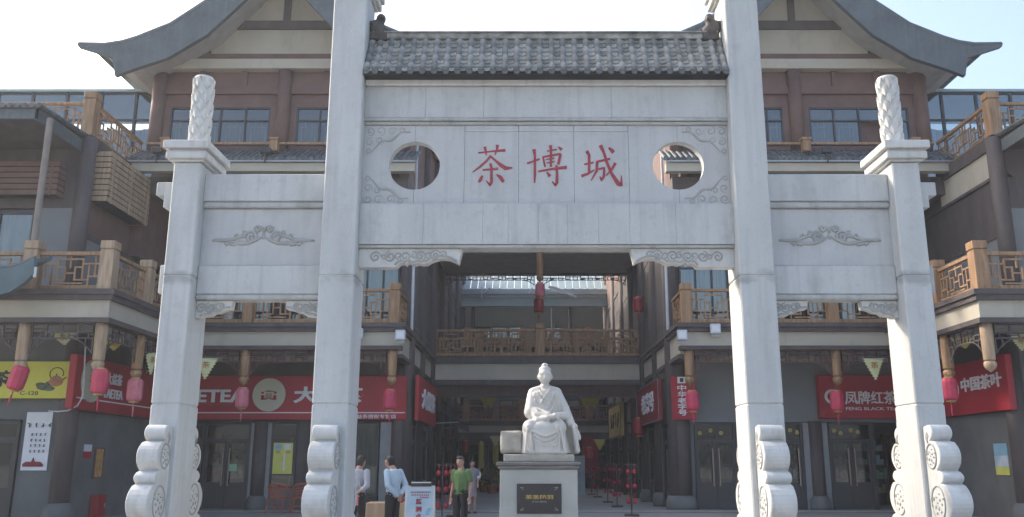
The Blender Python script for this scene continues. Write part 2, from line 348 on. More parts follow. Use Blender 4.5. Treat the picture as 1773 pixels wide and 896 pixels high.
# ================= memorial gate =================
GC = 0.30
gate = empty('memorial_gate', (GC, 13.375, 0), 'tall grey granite memorial gate with four square pillars and three red characters', 'memorial gate')
GY0, GY1 = 13.0, 13.75
def stub(x0, x1, x2, z0, zm, z1, y0, y1):
    m = MB(); poly = [(x0, z0), (x1, z0), (x1, zm), (x2, zm), (x2, z1), (x0, z1)]
    m.prism(poly, lambda a, b, t: (a, t, b), y0, y1)
    return obj('beam_end', m, 'stone', gate, bevel=0.012)
def pillar(xc, hw, top):
    m = MB()
    lv = [0, 2.43, 4.36, top]
    for a, b in zip(lv[:-1], lv[1:]):
        m.box(xc - hw, xc + hw, GY0, GY1, a + (0.004 if a else 0), b - 0.004)
    p = obj('pillar', m, 'stone_pillar', gate, bevel=0.019)
    for z in lv[1:-1]:
        m = MB(); m.box(xc - hw + 0.018, xc + hw - 0.018, GY0 + 0.018, GY1 - 0.018, z - 0.01, z + 0.01)
        obj('mortar_joint', m, 'stone_white', p)
    # stepped cap
    for (ov, z0, z1) in ((0.05, top, top + 0.035), (0.10, top + 0.035, top + 0.15), (0.075, top + 0.15, top + 0.19), (0.14, top + 0.19, top + 0.32)):
        c = MB(); c.box(xc - hw - ov, xc + hw + ov, GY0 - ov, GY1 + ov, z0, z1)
        obj('cap_slab', c, 'stone_white', p, bevel=0.012)
    # round finial carved with fish scales
    n, mz, r, H = 84, 130, 0.152, 1.27; vs = []; zb = top + 0.32
    for i in range(mz + 1):
        z = H * i / mz
        for k in range(n):
            th = 2 * math.pi * k / n
            u = 7 * k / n
            v = z / 0.138; u = 7 * k / n; best = None
            for kk in range(-1, 13):
                q = abs(((u + 0.5 * (kk % 2)) % 1) - 0.5) * 2
                Bk = kk * 1.0 - 0.95 * q ** 1.9
                if v > Bk: best = v - Bk
            h = min(1, best or 0)
            d = 0.036 * h ** 0.8 - 0.010
            rr = r + d
            if i > mz - 5: rr = r + 0.012 - 0.004 * (i - mz + 4) ** 1.3
            vs.append((xc + rr * math.cos(th), 13.375 + rr * math.sin(th), zb + z))
    fs = [(i * n + k, i * n + (k + 1) % n, (i + 1) * n + (k + 1) % n, (i + 1) * n + k) for i in range(mz) for k in range(n)]
    fs.append(tuple(mz * n + k for k in range(n)))
    c = MB(); c.add(vs, fs); obj('scaled_column', c, 'stone_white', p)
    # drum stones, front and back
    sw = 0.18 if hw > 0.25 else 0.15
    lobes = [(2.13, 1.885, 12.84, 0.12, .55), (1.885, 1.465, 12.71, 0.18, .55), (1.465, 1.295, 12.60, 0.09, .6), (1.295, 0.80, 12.53, 0.20, .55), (0.80, 0.62, 12.40, 0.08, .6)]
    for s in (-1, 1):
        poly = []
        for (zt, zb2, yb, bl, e) in lobes:
            for i in range(9):
                t = i / 8; poly.append((yb - bl * (math.sin(math.pi * min(max(t, 0.02), 0.98)) ** e) , zt + (zb2 - zt) * (0.03 + 0.94 * t)))
        poly += [(12.15, 0.60), (12.05, 0.5), (12.05, 0.0), (GY0, 0.0), (GY0, 2.10)]
        if s > 0: poly = [(26.75 - y, z) for y, z in poly]
        d = MB(); d.prism(poly, lambda a, b, t: (t, a, b), xc - sw, xc + sw)
        ds = obj('drum_stone', d, 'stone_white', p, bevel=0.022)
        for side in (-1, 1):
            rl = MB()
            for (cy, cz, ra) in ((12.80, 1.68, 0.15), (12.72, 1.04, 0.20)):
                yy = cy if s < 0 else 26.75 - cy
                pts = [(xc + side * sw, yy + ra * math.cos(t * math.pi / 12), cz + ra * 1.15 * math.sin(t * math.pi / 12)) for t in range(25)]
                rl.tube(pts, 0.016, 5)
                for q in range(11):
                    an = q * 2.4; rq = ra * 0.25 * (q + 0.4) ** .5
                    rl.ball((xc + side * sw, yy + rq * math.cos(an), cz + rq * math.sin(an)), (0.016, ra * 0.13, ra * (0.07 + .05 * (q % 3))), n=7, m=4)
            for k in range(3):
                yy = 12.87 - 0.02 * k if s < 0 else 26.75 - 12.87 + 0.02 * k
                rl.tube([(xc + side * sw, yy + .05 * math.sin(j), 2.02 - 0.05 * j - 0.02 * k) for j in range(4)], 0.012, 5)
            obj('carved_roundel', rl, 'carving', p, smooth=True)
    return p
for xc, hw, top in ((GC - 3.20, 0.27, 9.18), (GC + 3.20, 0.27, 9.18), (GC - 5.625, 0.215, 6.18), (GC + 5.625, 0.215, 6.18)):
    pillar(xc, hw, top)
XI = 2.93                                  # half the clear width between the middle pillars
def beam(name, x0, x1, y0, y1, z0, z1, m='stone_beam', bv=0.015):
    b = MB(); b.box(x0, x1, y0, y1, z0, z1); return obj(name, b, m, gate, bevel=bv)
def blocks(name, xs, y0, y1, z0, z1, m):
    p = None
    for a, b in zip(xs[:-1], xs[1:]):
        beam(name, a + 0.001, b - 0.001, y0, y1, z0, z1, m, 0.006 if z0 > 6 else 0.004)
    jb = MB(); jb.box(xs[0], xs[-1], y0 + 0.03, y1 - 0.03, z0 + 0.03, z1 - 0.03)
L, Rt = GC - XI, GC + XI
XB = [L, at(737, 180, 13.25)[0], at(838, 180, 13.25)[0], at(1058, 180, 13.25)[0], Rt]
blocks('lintel_block', XB, 13.22, 13.52, 7.012, 7.545, 'stone')
beam('cornice', L, Rt, 13.16, 13.58, 7.552, 7.66, 'stone_white')
beam('moulding', L, Rt, 13.20, 13.54, 6.955, 7.006, 'stone_beam', 0.006)
beam('moulding', L, Rt, 13.235, 13.505, 6.90, 6.95, 'stone_beam', 0.012)
xs = [L] + [at(x, 390, 13.2)[0] for x in (733, 836, 880, 932, 982, 1036, 1090, 1170)] + [Rt]
blocks('lower_lintel_block', xs, 13.18, 13.56, 4.90, 5.555, 'stone')
beam('moulding', L, Rt, 13.21, 13.53, 4.85, 4.895, 'stone_beam', 0.008)
# middle panel: seven slabs, two of them pairs cut by the round openings
PZ0, PZ1, PYf, PYb = 5.558, 6.897, 13.28, 13.44
hcL = at(717.5, 287, 13.28); hcR = (at(1174.5, 287, 13.28)[0], hcL[1]); HR = 0.405
js = [at(x, 290, 13.28)[0] for x in (804, 898, 994, 1089)]
def slab(x0, x1, bite=None):
    """a panel slab; bite = ('l' or 'r', z centre, radius): half a round hole cut from that edge"""
    poly = [(x0, PZ0), (x1, PZ0)]
    N = 22
    if bite and bite[0] == 'r':
        poly += [(x1 - HR * math.sin(math.pi * i / N), bite[1] - HR * math.cos(math.pi * i / N)) for i in range(N + 1)]
    poly += [(x1, PZ1), (x0, PZ1)]
    if bite and bite[0] == 'l':
        poly += [(x0 + HR * math.sin(math.pi * i / N), bite[1] + HR * math.cos(math.pi * i / N)) for i in range(N + 1)]
    m = MB()
    # triangulate concave slab as strips so the caps stay clean
    m.prism(poly, lambda a, b, t: (a, t, b), PYf, PYb)
    o = obj('panel_slab', m, 'panel_stone', gate)
    return o
e = 0.003
slab(L, hcL[0] - e, ('r', hcL[1])); slab(hcL[0] + e, js[0] - e, ('l', hcL[1]))
for a, b in zip(js[:-1], js[1:]):
    o = slab(a + e, b - e)
slab(js[3] + e, hcR[0] - e, ('r', hcR[1])); slab(hcR[0] + e, Rt, ('l', hcR[1]))
jm = MB()
for x in js: jm.box(x - 0.012, x + 0.012, PYf + 0.012, PYb - 0.01, PZ0, PZ1)
for cx in (hcL[0], hcR[0]):
    jm.box(cx - 0.012, cx + 0.012, PYf + 0.012, PYb - 0.01, PZ0, hcL[1] - HR - 0.01); jm.box(cx - 0.012, cx + 0.012, PYf + 0.012, PYb - 0.01, hcL[1] + HR + 0.01, PZ1)
obj('mortar_joint', jm, 'joint', gate)
sm = MB()
for a, b in zip(js[:-1], js[1:]): sm.box(a + 0.006, b - 0.006, PYf - 0.012, PYf + 0.005, PZ1 - 0.105, PZ1 - 0.002)
obj('panel_strip', sm, 'panel_stone', gate, bevel=0.003)
# the three red characters, traced stroke by stroke
def P4(x, y): return at(800 + x / 5.91, 220 + y / 5.91, PYf)
CH = {
 'tea': [[(165, 268, 10), (300, 252, 10), (445, 240, 18)], [(232, 205, 20), (242, 245, 14), (248, 292, 8)], [(362, 185, 22), (358, 230, 14), (338, 288, 8)],
  [(295, 295, 14), (255, 345, 14), (190, 405, 14), (108, 465, 6)], [(290, 300, 12), (340, 345, 14), (400, 395, 24), (445, 425, 26), (515, 420, 7)],
  [(210, 443, 10), (370, 428, 15)], [(290, 375, 16), (300, 430, 17), (302, 560, 19), (288, 600, 15), (245, 550, 6)], [(210, 500, 12), (190, 540, 22), (168, 568, 12)], [(352, 488, 8), (395, 520, 24), (425, 565, 20)]],
 'broad': [[(665, 375, 12), (795, 330, 12)], [(735, 230, 24), (745, 300, 15), (745, 480, 18), (742, 575, 10)], [(870, 250, 8), (970, 232, 10)], [(905, 190, 20), (910, 240, 16), (908, 410, 16)],
  [(985, 205, 8), (1020, 235, 22)], [(828, 310, 12), (850, 410, 12)], [(825, 310, 10), (1010, 277, 14)], [(1008, 277, 17), (985, 385, 17)], [(860, 335, 7), (945, 320, 9)], [(865, 372, 7), (945, 356, 9)],
  [(780, 458, 10), (900, 435, 12), (1072, 415, 21)], [(965, 395, 15), (972, 480, 17), (970, 570, 20), (955, 602, 14), (922, 560, 7)], [(868, 465, 10), (900, 508, 22)]],
 'city': [[(1250, 385, 10), (1345, 365, 12)], [(1275, 248, 22), (1300, 290, 18), (1300, 470, 17)], [(1220, 505, 18), (1290, 480, 15), (1355, 440, 7)], [(1370, 360, 12), (1515, 328, 15)],
  [(1382, 360, 17), (1378, 450, 17), (1320, 552, 7)], [(1395, 435, 9), (1455, 420, 14), (1450, 510, 17), (1428, 548, 14), (1410, 510, 7)],
  [(1415, 190, 24), (1450, 260, 17), (1480, 360, 17), (1530, 480, 19), (1600, 585, 28), (1632, 600, 16), (1630, 500, 6)], [(1570, 370, 20), (1530, 440, 15), (1475, 500, 7)], [(1500, 215, 10), (1535, 245, 26), (1550, 265, 20)]]}
for k, strokes in CH.items():
    m = MB()
    for i, st in enumerate(strokes): ribbon(st, P4, PYf - 0.0006 * i, 0.006, m)
    obj('red_character', m, 'red_paint', gate)
# cloud carvings round the openings
def cloud(cx, cz, sx, sz, n, seed, y, r=0.012, par=None, w=0.34, h=0.2):
    rr = random.Random(seed); m = MB()
    for i in range(n):
        a = cx + sx * w * (i + 0.3) / n; b = cz + sz * rr.uniform(-0.04, 0.04) - sz * h * (i / n) ** 1.5 * 0
        relief(m, spiral(a, b, 0.075 * rr.uniform(.7, 1.1), 0.015, 1.3, rr.uniform(0, 3), 20, sx), y, r)
        relief(m, [(a + sx * (j - 3) * 0.03, b + sz * (0.07 + 0.02 * math.sin(j * 1.3 + i))) for j in range(7)], y, r)
    return m
def corner_cloud(xc, zc, sx, sz):
    m = MB(); rr = random.Random(int(xc * 10) + sz)
    for (dx, dz, r0) in ((0.10, 0.10, 0.08), (0.27, 0.09, 0.085), (0.46, 0.10, 0.075), (0.62, 0.07, 0.05), (0.10, 0.28, 0.075), (0.08, 0.44, 0.05), (0.25, 0.24, 0.06)):
        relief(m, spiral(xc + sx * dx, zc + sz * dz, r0, 0.012, 1.4, rr.uniform(0, 6), 22, sx), PYf + 0.002, 0.013)
    relief(m, [(xc + sx * (0.06 + 0.68 * t), zc + sz * (0.50 - 0.42 * t ** 0.7 + 0.03 * math.sin(14 * t))) for t in [i / 20 for i in range(21)]], PYf + 0.002, 0.017)
    bgp = [(xc + sx * 0.012, zc + sz * 0.012), (xc + sx * 0.76, zc + sz * 0.012), (xc + sx * 0.70, zc + sz * 0.10), (xc + sx * 0.48, zc + sz * 0.2), (xc + sx * 0.3, zc + sz * 0.32), (xc + sx * 0.12, zc + sz * 0.52), (xc + sx * 0.012, zc + sz * 0.5)]
    g_ = MB(); g_.prism(bgp, lambda a, b, t: (a, t, b), PYf - 0.008, PYf + 0.003); obj('carved_ground', g_, 'panel_stone', gate)
    obj('cloud_carving', m, 'carving', gate, smooth=False)
for x, sx in ((L, 1), (Rt, -1)):
    corner_cloud(x, PZ1, sx, -1); corner_cloud(x, PZ0, sx, 1)
# carved brackets under the lintels
def bracket(x0, sx, W, H, ztop, y0, y1, small=False):
    prof = [(0, 1), (0.36, 1), (0.385, 0.83), (0.43, 0.75), (0.455, 0.86), (0.475, 0.72), (0.51, 0.80), (0.54, 0.84), (0.58, 0.78), (0.62, 0.82), (0.66, 0.80), (0.70, 0.66), (0.76, 0.55), (0.82, 0.51), (0.88, 0.56), (0.93, 0.68), (0.965, 0.80), (1.0, 0.0), (0, 0)]
    if small: prof = [(0, 1), (0.14, 1.02), (0.2, 0.92), (0.3, 0.9), (0.42, 0.88), (0.5, 0.72), (0.62, 0.7), (0.74, 0.60), (0.84, 0.52), (0.97, 0.5), (1.0, 0.0), (0, 0)]
    poly = [(x0 + sx * a * W, ztop - b * H) for a, b in prof]
    m = MB(); m.prism(poly, lambda a, b, t: (a, t, b), y0, y1)
    b_ = obj('carved_bracket', m, 'stone_white', gate, bevel=0.008)
    m = MB()
    relief(m, [(x0 + sx * a * W * 0.98, ztop - max(0.1, b - 0.12) * H) for a, b in prof[1:-2]], y0, 0.012, False)
    k = 5 if not small else 3
    for i in range(k):
        a = (0.16 + 0.72 * i / k) if not small else (0.15 + 0.7 * i / k); hh = 0.45 - 0.10 * i / k
        relief(m, spiral(x0 + sx * a * W, ztop - hh * H, H * 0.3, 0.012, 1.6, i * 1.7, 22, sx), y0, 0.012)
        relief(m, spiral(x0 + sx * (a + 0.08) * W, ztop - (hh - 0.05) * H, H * 0.2, 0.012, 1.2, i * 2.7 + 2, 16, -sx), y0, 0.010)
    obj('scroll_relief', m, 'carving', b_, smooth=True)
bracket(L, 1, 1.62, 0.30, 4.848, 13.27, 13.47); bracket(Rt, -1, 1.62, 0.30, 4.848, 13.27, 13.47)
# side bays
for s in (-1, 1):
    xi, xo = GC + s * 3.47, GC + s * 5.41
    a, b = min(xi, xo), max(xi, xo)
    beam('lintel_block', a, b, 13.20, 13.52, 5.602, 6.05, 'stone')
    beam('moulding', a, b, 13.215, 13.505, 5.50, 5.596, 'stone_beam', 0.02)
    beam('panel_slab', a, b, 13.28, 13.44, 4.577, 5.494, 'panel_stone', 0.006)
    beam('lower_lintel_block', a, b, 13.235, 13.485, 4.115, 4.572, 'stone')
    beam('moulding', a, b, 13.21, 13.51, 4.03, 4.108, 'stone_beam', 0.02)
    bracket(xo, -s, 0.56, 0.27, 4.026, 13.29, 13.45, True); bracket(xi, s, 0.56, 0.27, 4.026, 13.29, 13.45, True)
    xs_ = GC + s * 5.84
    stub(xs_, xs_ + s * 0.20, xs_ + s * 0.33, 5.50, 5.70, 5.92, 13.22, 13.5)
    o = MB(); o.box(xs_, xs_ + s * 0.16, 13.24, 13.48, 4.13, 4.58); obj('beam_end', o, 'stone', gate, bevel=0.012)
    # scroll ornament in the side panel
    cx = (xi + xo) / 2; cz = 5.02; y = 13.28; m = MB()
    for d in (-1, 1):
        relief(m, [(cx + d * t, cz + z) for t, z in ((0.02, 0.02), (0.12, -0.04), (0.24, -0.085), (0.36, -0.09), (0.48, -0.06), (0.58, -0.03))], y, 0.022)
        relief(m, [(cx + d * t, cz + z) for t, z in ((0.20, -0.01), (0.32, 0.03), (0.42, 0.00), (0.52, -0.035), (0.64, -0.04), (0.74, -0.035), (0.80, -0.04))], y, 0.02)
        relief(m, [(cx + d * t, cz + z) for t, z in ((0.36, -0.055), (0.44, -0.11), (0.50, -0.10), (0.54, -0.06))], y, 0.02)
        relief(m, [(cx + d * t, cz + z) for t, z in ((0.50, -0.07), (0.57, -0.115), (0.61, -0.08))], y, 0.016)
        relief(m, spiral(cx + d * 0.19, cz + 0.01, 0.105, 0.02, 1.5, 0.4, 26, d), y, 0.02)
        relief(m, spiral(cx + d * 0.10, cz + 0.145, 0.055, 0.012, 1.4, 0.0, 20, d), y, 0.017)
        relief(m, spiral(cx + d * 0.31, cz + 0.07, 0.05, 0.012, 1.1, 1.0, 16, d), y, 0.014)
        relief(m, spiral(cx + d * 0.42, cz + 0.03, 0.035, 0.012, 1.1, 1.0, 16, -d), y, 0.013)
    relief(m, [(cx - 0.05, cz + 0.19), (cx - 0.02, cz + 0.15), (cx, cz + 0.1), (cx + 0.02, cz + 0.15), (cx + 0.05, cz + 0.19)], y, 0.02)
    for px_ in range(3): m.ball((cx, y, cz + 0.05 * px_), (0.03, 0.015, 0.025), n=8, m=5)
    obj('scroll_relief', m, 'carving', gate, smooth=True)
# tiled roof over the middle bay
roof = empty('tiled_roof', (0, 0, 0)); roof.parent = gate; roof.location = (0, 0, 0)
EY, EZ, RY, RZ = 12.96, 7.70, 13.375, 8.47
prof = lambda t: (EY + (RY - EY) * t, EZ + (RZ - EZ) * (0.86 * t + 0.14 * t * t))
def half(sign):
    poly = [(13.375 + sign * (prof(i / 8)[0] - 13.375), prof(i / 8)[1] - 0.03) for i in range(9)]
    return poly
pl = half(1); pr_ = half(-1)[::-1]
m = MB(); m.prism(pl + pr_[1:] + [(13.375 * 2 - EY, EZ - 0.06), (EY, EZ - 0.06)], lambda a, b, t: (t, a, b), L + 0.005, Rt - 0.005)
obj('roof_core', m, 'dark', roof)
m = MB(); m.box(L, Rt, EY + 0.02, 2 * 13.375 - EY - 0.02, 7.655, 7.70)
obj('eave_board', m, 'ped_dark', roof)
NC = 31; pit = (Rt - L) / NC
slope = Vector((0, RY - EY, RZ - EZ)); sl_len = slope.length; sang = math.atan2(RZ - EZ, RY - EY)
def tile_mesh(kind):
    b = MB()
    if kind == 'pan':       # concave tile
        n = 4; W = pit * 0.36; Lh = sl_len / 8 * 1.2; vs = []
        for yy in (0, Lh):
            for j in range(n + 1):
                t = -1 + 2 * j / n; vs += [(t * W, yy, -0.022 * (1 - t * t) + 0.03 * (1 - yy / Lh))]
            for j in range(n + 1):
                t = -1 + 2 * j / n; vs += [(t * W, yy, -0.022 * (1 - t * t) - 0.024 + 0.03 * (1 - yy / Lh))]
        k = n + 1; fs = []
        for j in range(n):
            fs += [(j, j + 1, 2 * k + j + 1, 2 * k + j), (k + j, 3 * k + j, 3 * k + j + 1, k + j + 1), (j, k + j, k + j + 1, j + 1)]
        b.add(vs, fs)
    else:
        n = 6; r = pit * 0.29; Lh = sl_len / 4 * 1.02; vs = []
        for yy, rr in ((0, r), (Lh, r * 0.95)):
            for j in range(n + 1):
                t = math.pi * j / n; vs.append((rr * math.cos(t), yy, rr * math.sin(t) * 1.05))
        k = n + 1
        fs = [(j, j + 1, k + j + 1, k + j) for j in range(n)] + [tuple(range(k))]
        b.add(vs, fs)
    me = bpy.data.meshes.new(kind + '_tile'); me.from_pydata(b.v, [], b.f)
    for p in me.polygons: p.use_smooth = kind != 'pan' and len(p.vertices) == 4
    me.materials.append(M['tile_pan' if kind == 'pan' else 'tile']); return me
mp_, mc_ = tile_mesh('pan'), tile_mesh('cover')
rw = wloc(roof)
def place_tile(name, me, x, t, off, sgn=1, jx=0.004):
    o = bpy.data.objects.new(name, me); col.objects.link(o); o.parent = roof
    y, z = prof(t); y2, z2 = prof(min(1, t + 0.12)); an = math.atan2(z2 - z, y2 - y)
    p = Vector((x + random.uniform(-jx, jx), y - off * math.sin(an), z + off * math.cos(an))) - rw
    o.location = p; o.rotation_euler = (an + random.uniform(-0.02, 0.02), 0, random.uniform(-0.012, 0.012))
for c in range(NC):
    x = L + pit * (c + 0.5)
    for r_ in range(8): place_tile('pan_tile', mp_, x, r_ / 8, 0.012)
for c in range(NC + 1):
    x = min(max(L + pit * c, L + 0.05), Rt - 0.05)
    for r_ in range(4): place_tile('cover_tile', mc_, x, r_ / 4, 0.0)
ed = MB(); ed.lathe([(0.001, -0.016), (pit * 0.30, -0.016), (pit * 0.30, 0.016), (0.001, 0.016)], (0, 0, 0), 10)
em = bpy.data.meshes.new('eave_disc'); em.from_pydata(ed.v, [], ed.f); em.materials.append(M['tile_dark'])
for c in range(NC + 1):
    x = min(max(L + pit * c, L + 0.05), Rt - 0.05)
    o = bpy.data.objects.new('eave_disc', em); col.objects.link(o); o.parent = roof
    o.location = Vector((x, EY - 0.012, EZ + 0.005)) - rw; o.rotation_euler = (R(100), 0, 0)
m = MB()                                    # rear slope: same tile courses seen from nowhere near, one mass
for c in range(NC + 1):
    x = min(max(L + pit * c, L + 0.05), Rt - 0.05)
    m.tube([(x, 26.75 - prof(t)[0], prof(t)[1]) for t in (0, 0.33, 0.66, 1)], pit * 0.26, 6)
obj('rear_tiles', m, 'tile', roof, kind='stuff')
m = MB(); m.box(L + 0.08, Rt - 0.08, 13.30, 13.45, RZ - 0.02, RZ + 0.075); obj('ridge', m, 'tile', roof, bevel=0.01)
m = MB(); m.box(L + 0.06, Rt - 0.06, 13.27, 13.48, RZ + 0.075, RZ + 0.10); obj('ridge_cap', m, 'tile', roof, bevel=0.008)
for x, s in ((L + 0.17, 1), (Rt - 0.17, -1)):
    b = MB(); Y = 13.36
    b.ball((x, Y, RZ + 0.12), (0.15, 0.12, 0.14)); b.ball((x - s * 0.07, Y, RZ + 0.2), (0.11, 0.1, 0.14)); b.ball((x + s * 0.01, Y, RZ + 0.36), (0.085, 0.08, 0.095))
    b.limb((x, Y, RZ + 0.1), (x + s * 0.01, Y, RZ + 0.34), 0.1, 0.05); b.limb((x + s * 0.05, Y, RZ + 0.1), (x + s * 0.17, Y, RZ + 0.16), 0.05, 0.025)
    b.limb((x - s * 0.08, Y, RZ + 0.24), (x - s * 0.15, Y, RZ + 0.28), 0.06, 0.05); b.ball((x + s * 0.05, Y - 0.08, RZ + 0.34), 0.03); b.box(x - 0.15, x + 0.13, Y - 0.09, Y + 0.09, RZ - 0.05, RZ + 0.07)
    remesh('ridge_beast', b, 'bronze', roof, 0.018, 2)
# ================= buildings: wall frames =================
BC = 0.43                                      # centre line of the lane between the two blocks
class Fr:
    """a wall's own frame: a runs along it, b stands out from it"""
    def __init__(s, o, d, n): s.o = Vector((o[0], o[1], 0)); s.d = Vector((d[0], d[1], 0)); s.n = Vector((n[0], n[1], 0))
    def p(s, a, b, z): v = s.o + s.d * a + s.n * b; return Vector((v.x, v.y, z))
    def box(s, m, a0, a1, b0, b1, z0, z1):
        p = s.p(a0, b0, z0); q = s.p(a1, b1, z1); m.box(p.x, q.x, p.y, q.y, z0, z1); return m
def front(side, y): return Fr((BC, y), (side, 0), (0, -1))
def lane(side, u): return Fr((BC + side * u, 0), (0, 1), (-side, 0))     # faces the lane's centre line; a = Y
def part(name, F, m, par, *b, bevel=0.0, **kw):
    mb = MB(); F.box(mb, *b); return obj(name, mb, m, par, bevel=bevel, **kw)

def window(F, par, a0, a1, z0, z1, nx, zt=None, pane='pane', back='curtain', fw=0.06, b=0.0, fm='frame', depth=0.10, skip=(), lat=False):
    """frame with nx lights over and under a transom; panes and what hangs behind them are its own pieces"""
    m = MB()
    F.box(m, a0, a1, b, b + depth, z0, z0 + fw); F.box(m, a0, a1, b, b + depth, z1 - fw, z1)
    w_ = (a1 - a0) / nx
    for i in range(nx + 1):
        c = a0 + w_ * i; h = fw / 2 if 0 < i < nx else fw
        l, r = (c - h, c + h) if 0 < i < nx else ((c, c + fw) if i == 0 else (c - fw, c))
        F.box(m, l, r, b + 0.004, b + depth - 0.004, z0 + fw, z1 - fw)
    if zt: F.box(m, a0 + fw, a1 - fw, b + 0.008, b + depth - 0.008, zt - fw / 2, zt + fw / 2)
    wn = obj('window', m, fm, par)
    for i in range(nx):
        for (c0, c1) in (((z0 + fw, zt - fw / 2), (zt + fw / 2, z1 - fw)) if zt else ((z0 + fw, z1 - fw),)):
            if (i, c0 > z0 + fw + 0.01) in skip: continue
            p = MB(); F.box(p, a0 + w_ * i + fw * 0.5, a0 + w_ * (i + 1) - fw * 0.5, b + 0.035, b + 0.045, c0, c1); obj('pane', p, pane, wn)
    if back:
        for i in range(nx):
            if any(k[0] == i for k in skip): continue
            p = MB(); F.box(p, a0 + w_ * i + 0.02, a0 + w_ * (i + 1) - 0.02, b - 0.22, b - 0.20, z0 + 0.02, z1 - 0.02); obj('curtain', p, back, wn)
            if lat:
                p = MB(); c = a0 + w_ * (i + .5); q = w_ * 0.3; zb = z0 + fw; h = ((zt or z1) - zb)
                for (x0, x1, y0, y1) in ((-q, -q + .03, 0, .75), (q - .03, q, 0, .75), (-q, q, .75, .75), (-q * .5, -q * .5 + .03, .3, 1), (q * .5 - .03, q * .5, .3, 1)):
                    F.box(p, c + x0, c + x1, b - 0.05, b - 0.03, zb + h * y0, zb + h * y1 + (0.03 if y0 == y1 else 0))
                obj('lattice', p, 'curtain_dim', wn, kind='stuff')
    return wn
def lattice(F, par, a0, a1, z0, z1, b=0.0, m='wood', t=0.045, name='lattice_panel'):
    """balustrade panel of interlocking wooden squares"""
    k = MB(); W = a1 - a0; H = z1 - z0; h = t / 2; n = max(1, round(W / (H * 1.75))); w_ = W / n
    def hb(x0, x1, z): F.box(k, x0 - h, x1 + h, b - h * 0.8, b + h * 0.8, z - h, z + h)
    def vb(x, y0, y1): F.box(k, x - h, x + h, b - h * 0.76, b + h * 0.76, y0 - h * .9, y1 + h * .9)
    for i in range(n):
        A = a0 + w_ * i; X = lambda f: A + w_ * f; Z = lambda f: z0 + H * f
        vb(X(0.0) + h, Z(0), Z(1)); vb(X(1.0) - h, Z(0), Z(1))
        hb(X(.0), X(.30), Z(.74)); hb(X(.0), X(.20), Z(.30)); vb(X(.10), Z(.30), Z(1)); vb(X(.20), Z(0), Z(.74))
        vb(X(.30), Z(.18), Z(.90)); hb(X(.30), X(.70), Z(.90)); hb(X(.20), X(.42), Z(.18)); vb(X(.42), Z(.18), Z(.62)); hb(X(.30), X(.42), Z(.62))
        hb(X(.42), X(.58), Z(.42)); vb(X(.58), Z(.18), Z(.62)); hb(X(.58), X(.70), Z(.62)); vb(X(.70), Z(.18), Z(.90)); hb(X(.58), X(.80), Z(.18))
        vb(X(.80), Z(0), Z(.74)); vb(X(.90), Z(.30), Z(1)); hb(X(.70), X(1), Z(.74)); hb(X(.80), X(1), Z(.30)); hb(X(.30), X(.70), Z(.06)); vb(X(.50), Z(.90), Z(1)); vb(X(.50), Z(.62), Z(.90)) if n < 2 else None
    return obj(name, k, m, par, kind='stuff')
def railing(F, par, a0, a1, posts, z, h=1.15, b=0.0, m='wood', pm='wood', pw=0.34, ph=1.32, lat=True):
    """posts at the given places, rails and lattice between them"""
    for a in posts:
        k = MB(); F.box(k, a - pw / 2, a + pw / 2, b - pw / 2, b + pw / 2, z, z + ph - 0.24)
        F.box(k, a - pw / 2 + .012, a + pw / 2 - .012, b - pw / 2 + .012, b + pw / 2 - .012, z + ph - 0.24, z + ph - 0.215)
        F.box(k, a - pw / 2 - .01, a + pw / 2 + .01, b - pw / 2 - .01, b + pw / 2 + .01, z + ph - 0.215, z + ph)
        obj('railing_post', k, pm, par, bevel=0.012)
    ends = sorted(set([a0, a1] + list(posts)))
    for p, q in zip(ends[:-1], ends[1:]):
        l = p + (pw / 2 if p in posts else 0); r = q - (pw / 2 if q in posts else 0)
        if r - l < 0.15: continue
        k = MB(); F.box(k, l, r, b - 0.06, b + 0.06, z + h - 0.10, z + h); obj('top_rail', k, m, par, bevel=0.01)
        k = MB(); F.box(k, l, r, b - 0.06, b + 0.06, z + 0.02, z + 0.15); obj('bottom_rail', k, m, par, bevel=0.01)
        lattice(F, par, l, r, z + 0.16, z + h - 0.12, b, m)
def slab_edge(F, par, a0, a1, b, zc0, zc1, top=0.28, bot=0.13, cm='cream', ext=0):
    """floor edge: cream band between two dark mouldings"""
    k = MB(); F.box(k, a0, a1, b - 0.25, b, zc0, zc1); obj('floor_band', k, cm, par)
    k = MB(); F.box(k, a0 - 0.10 * ext, a1, b - 0.25, b + 0.10, zc1 + 0.002, zc1 + top * 0.5); F.box(k, a0 - .16 * ext, a1, b - 0.25, b + 0.16, zc1 + top * 0.5, zc1 + top); obj('upper_moulding', k, 'brown', par)
    k = MB(); F.box(k, a0 - .05 * ext, a1, b - 0.25, b + 0.05, zc0 - bot, zc0 - 0.002); obj('lower_moulding', k, 'brown', par)
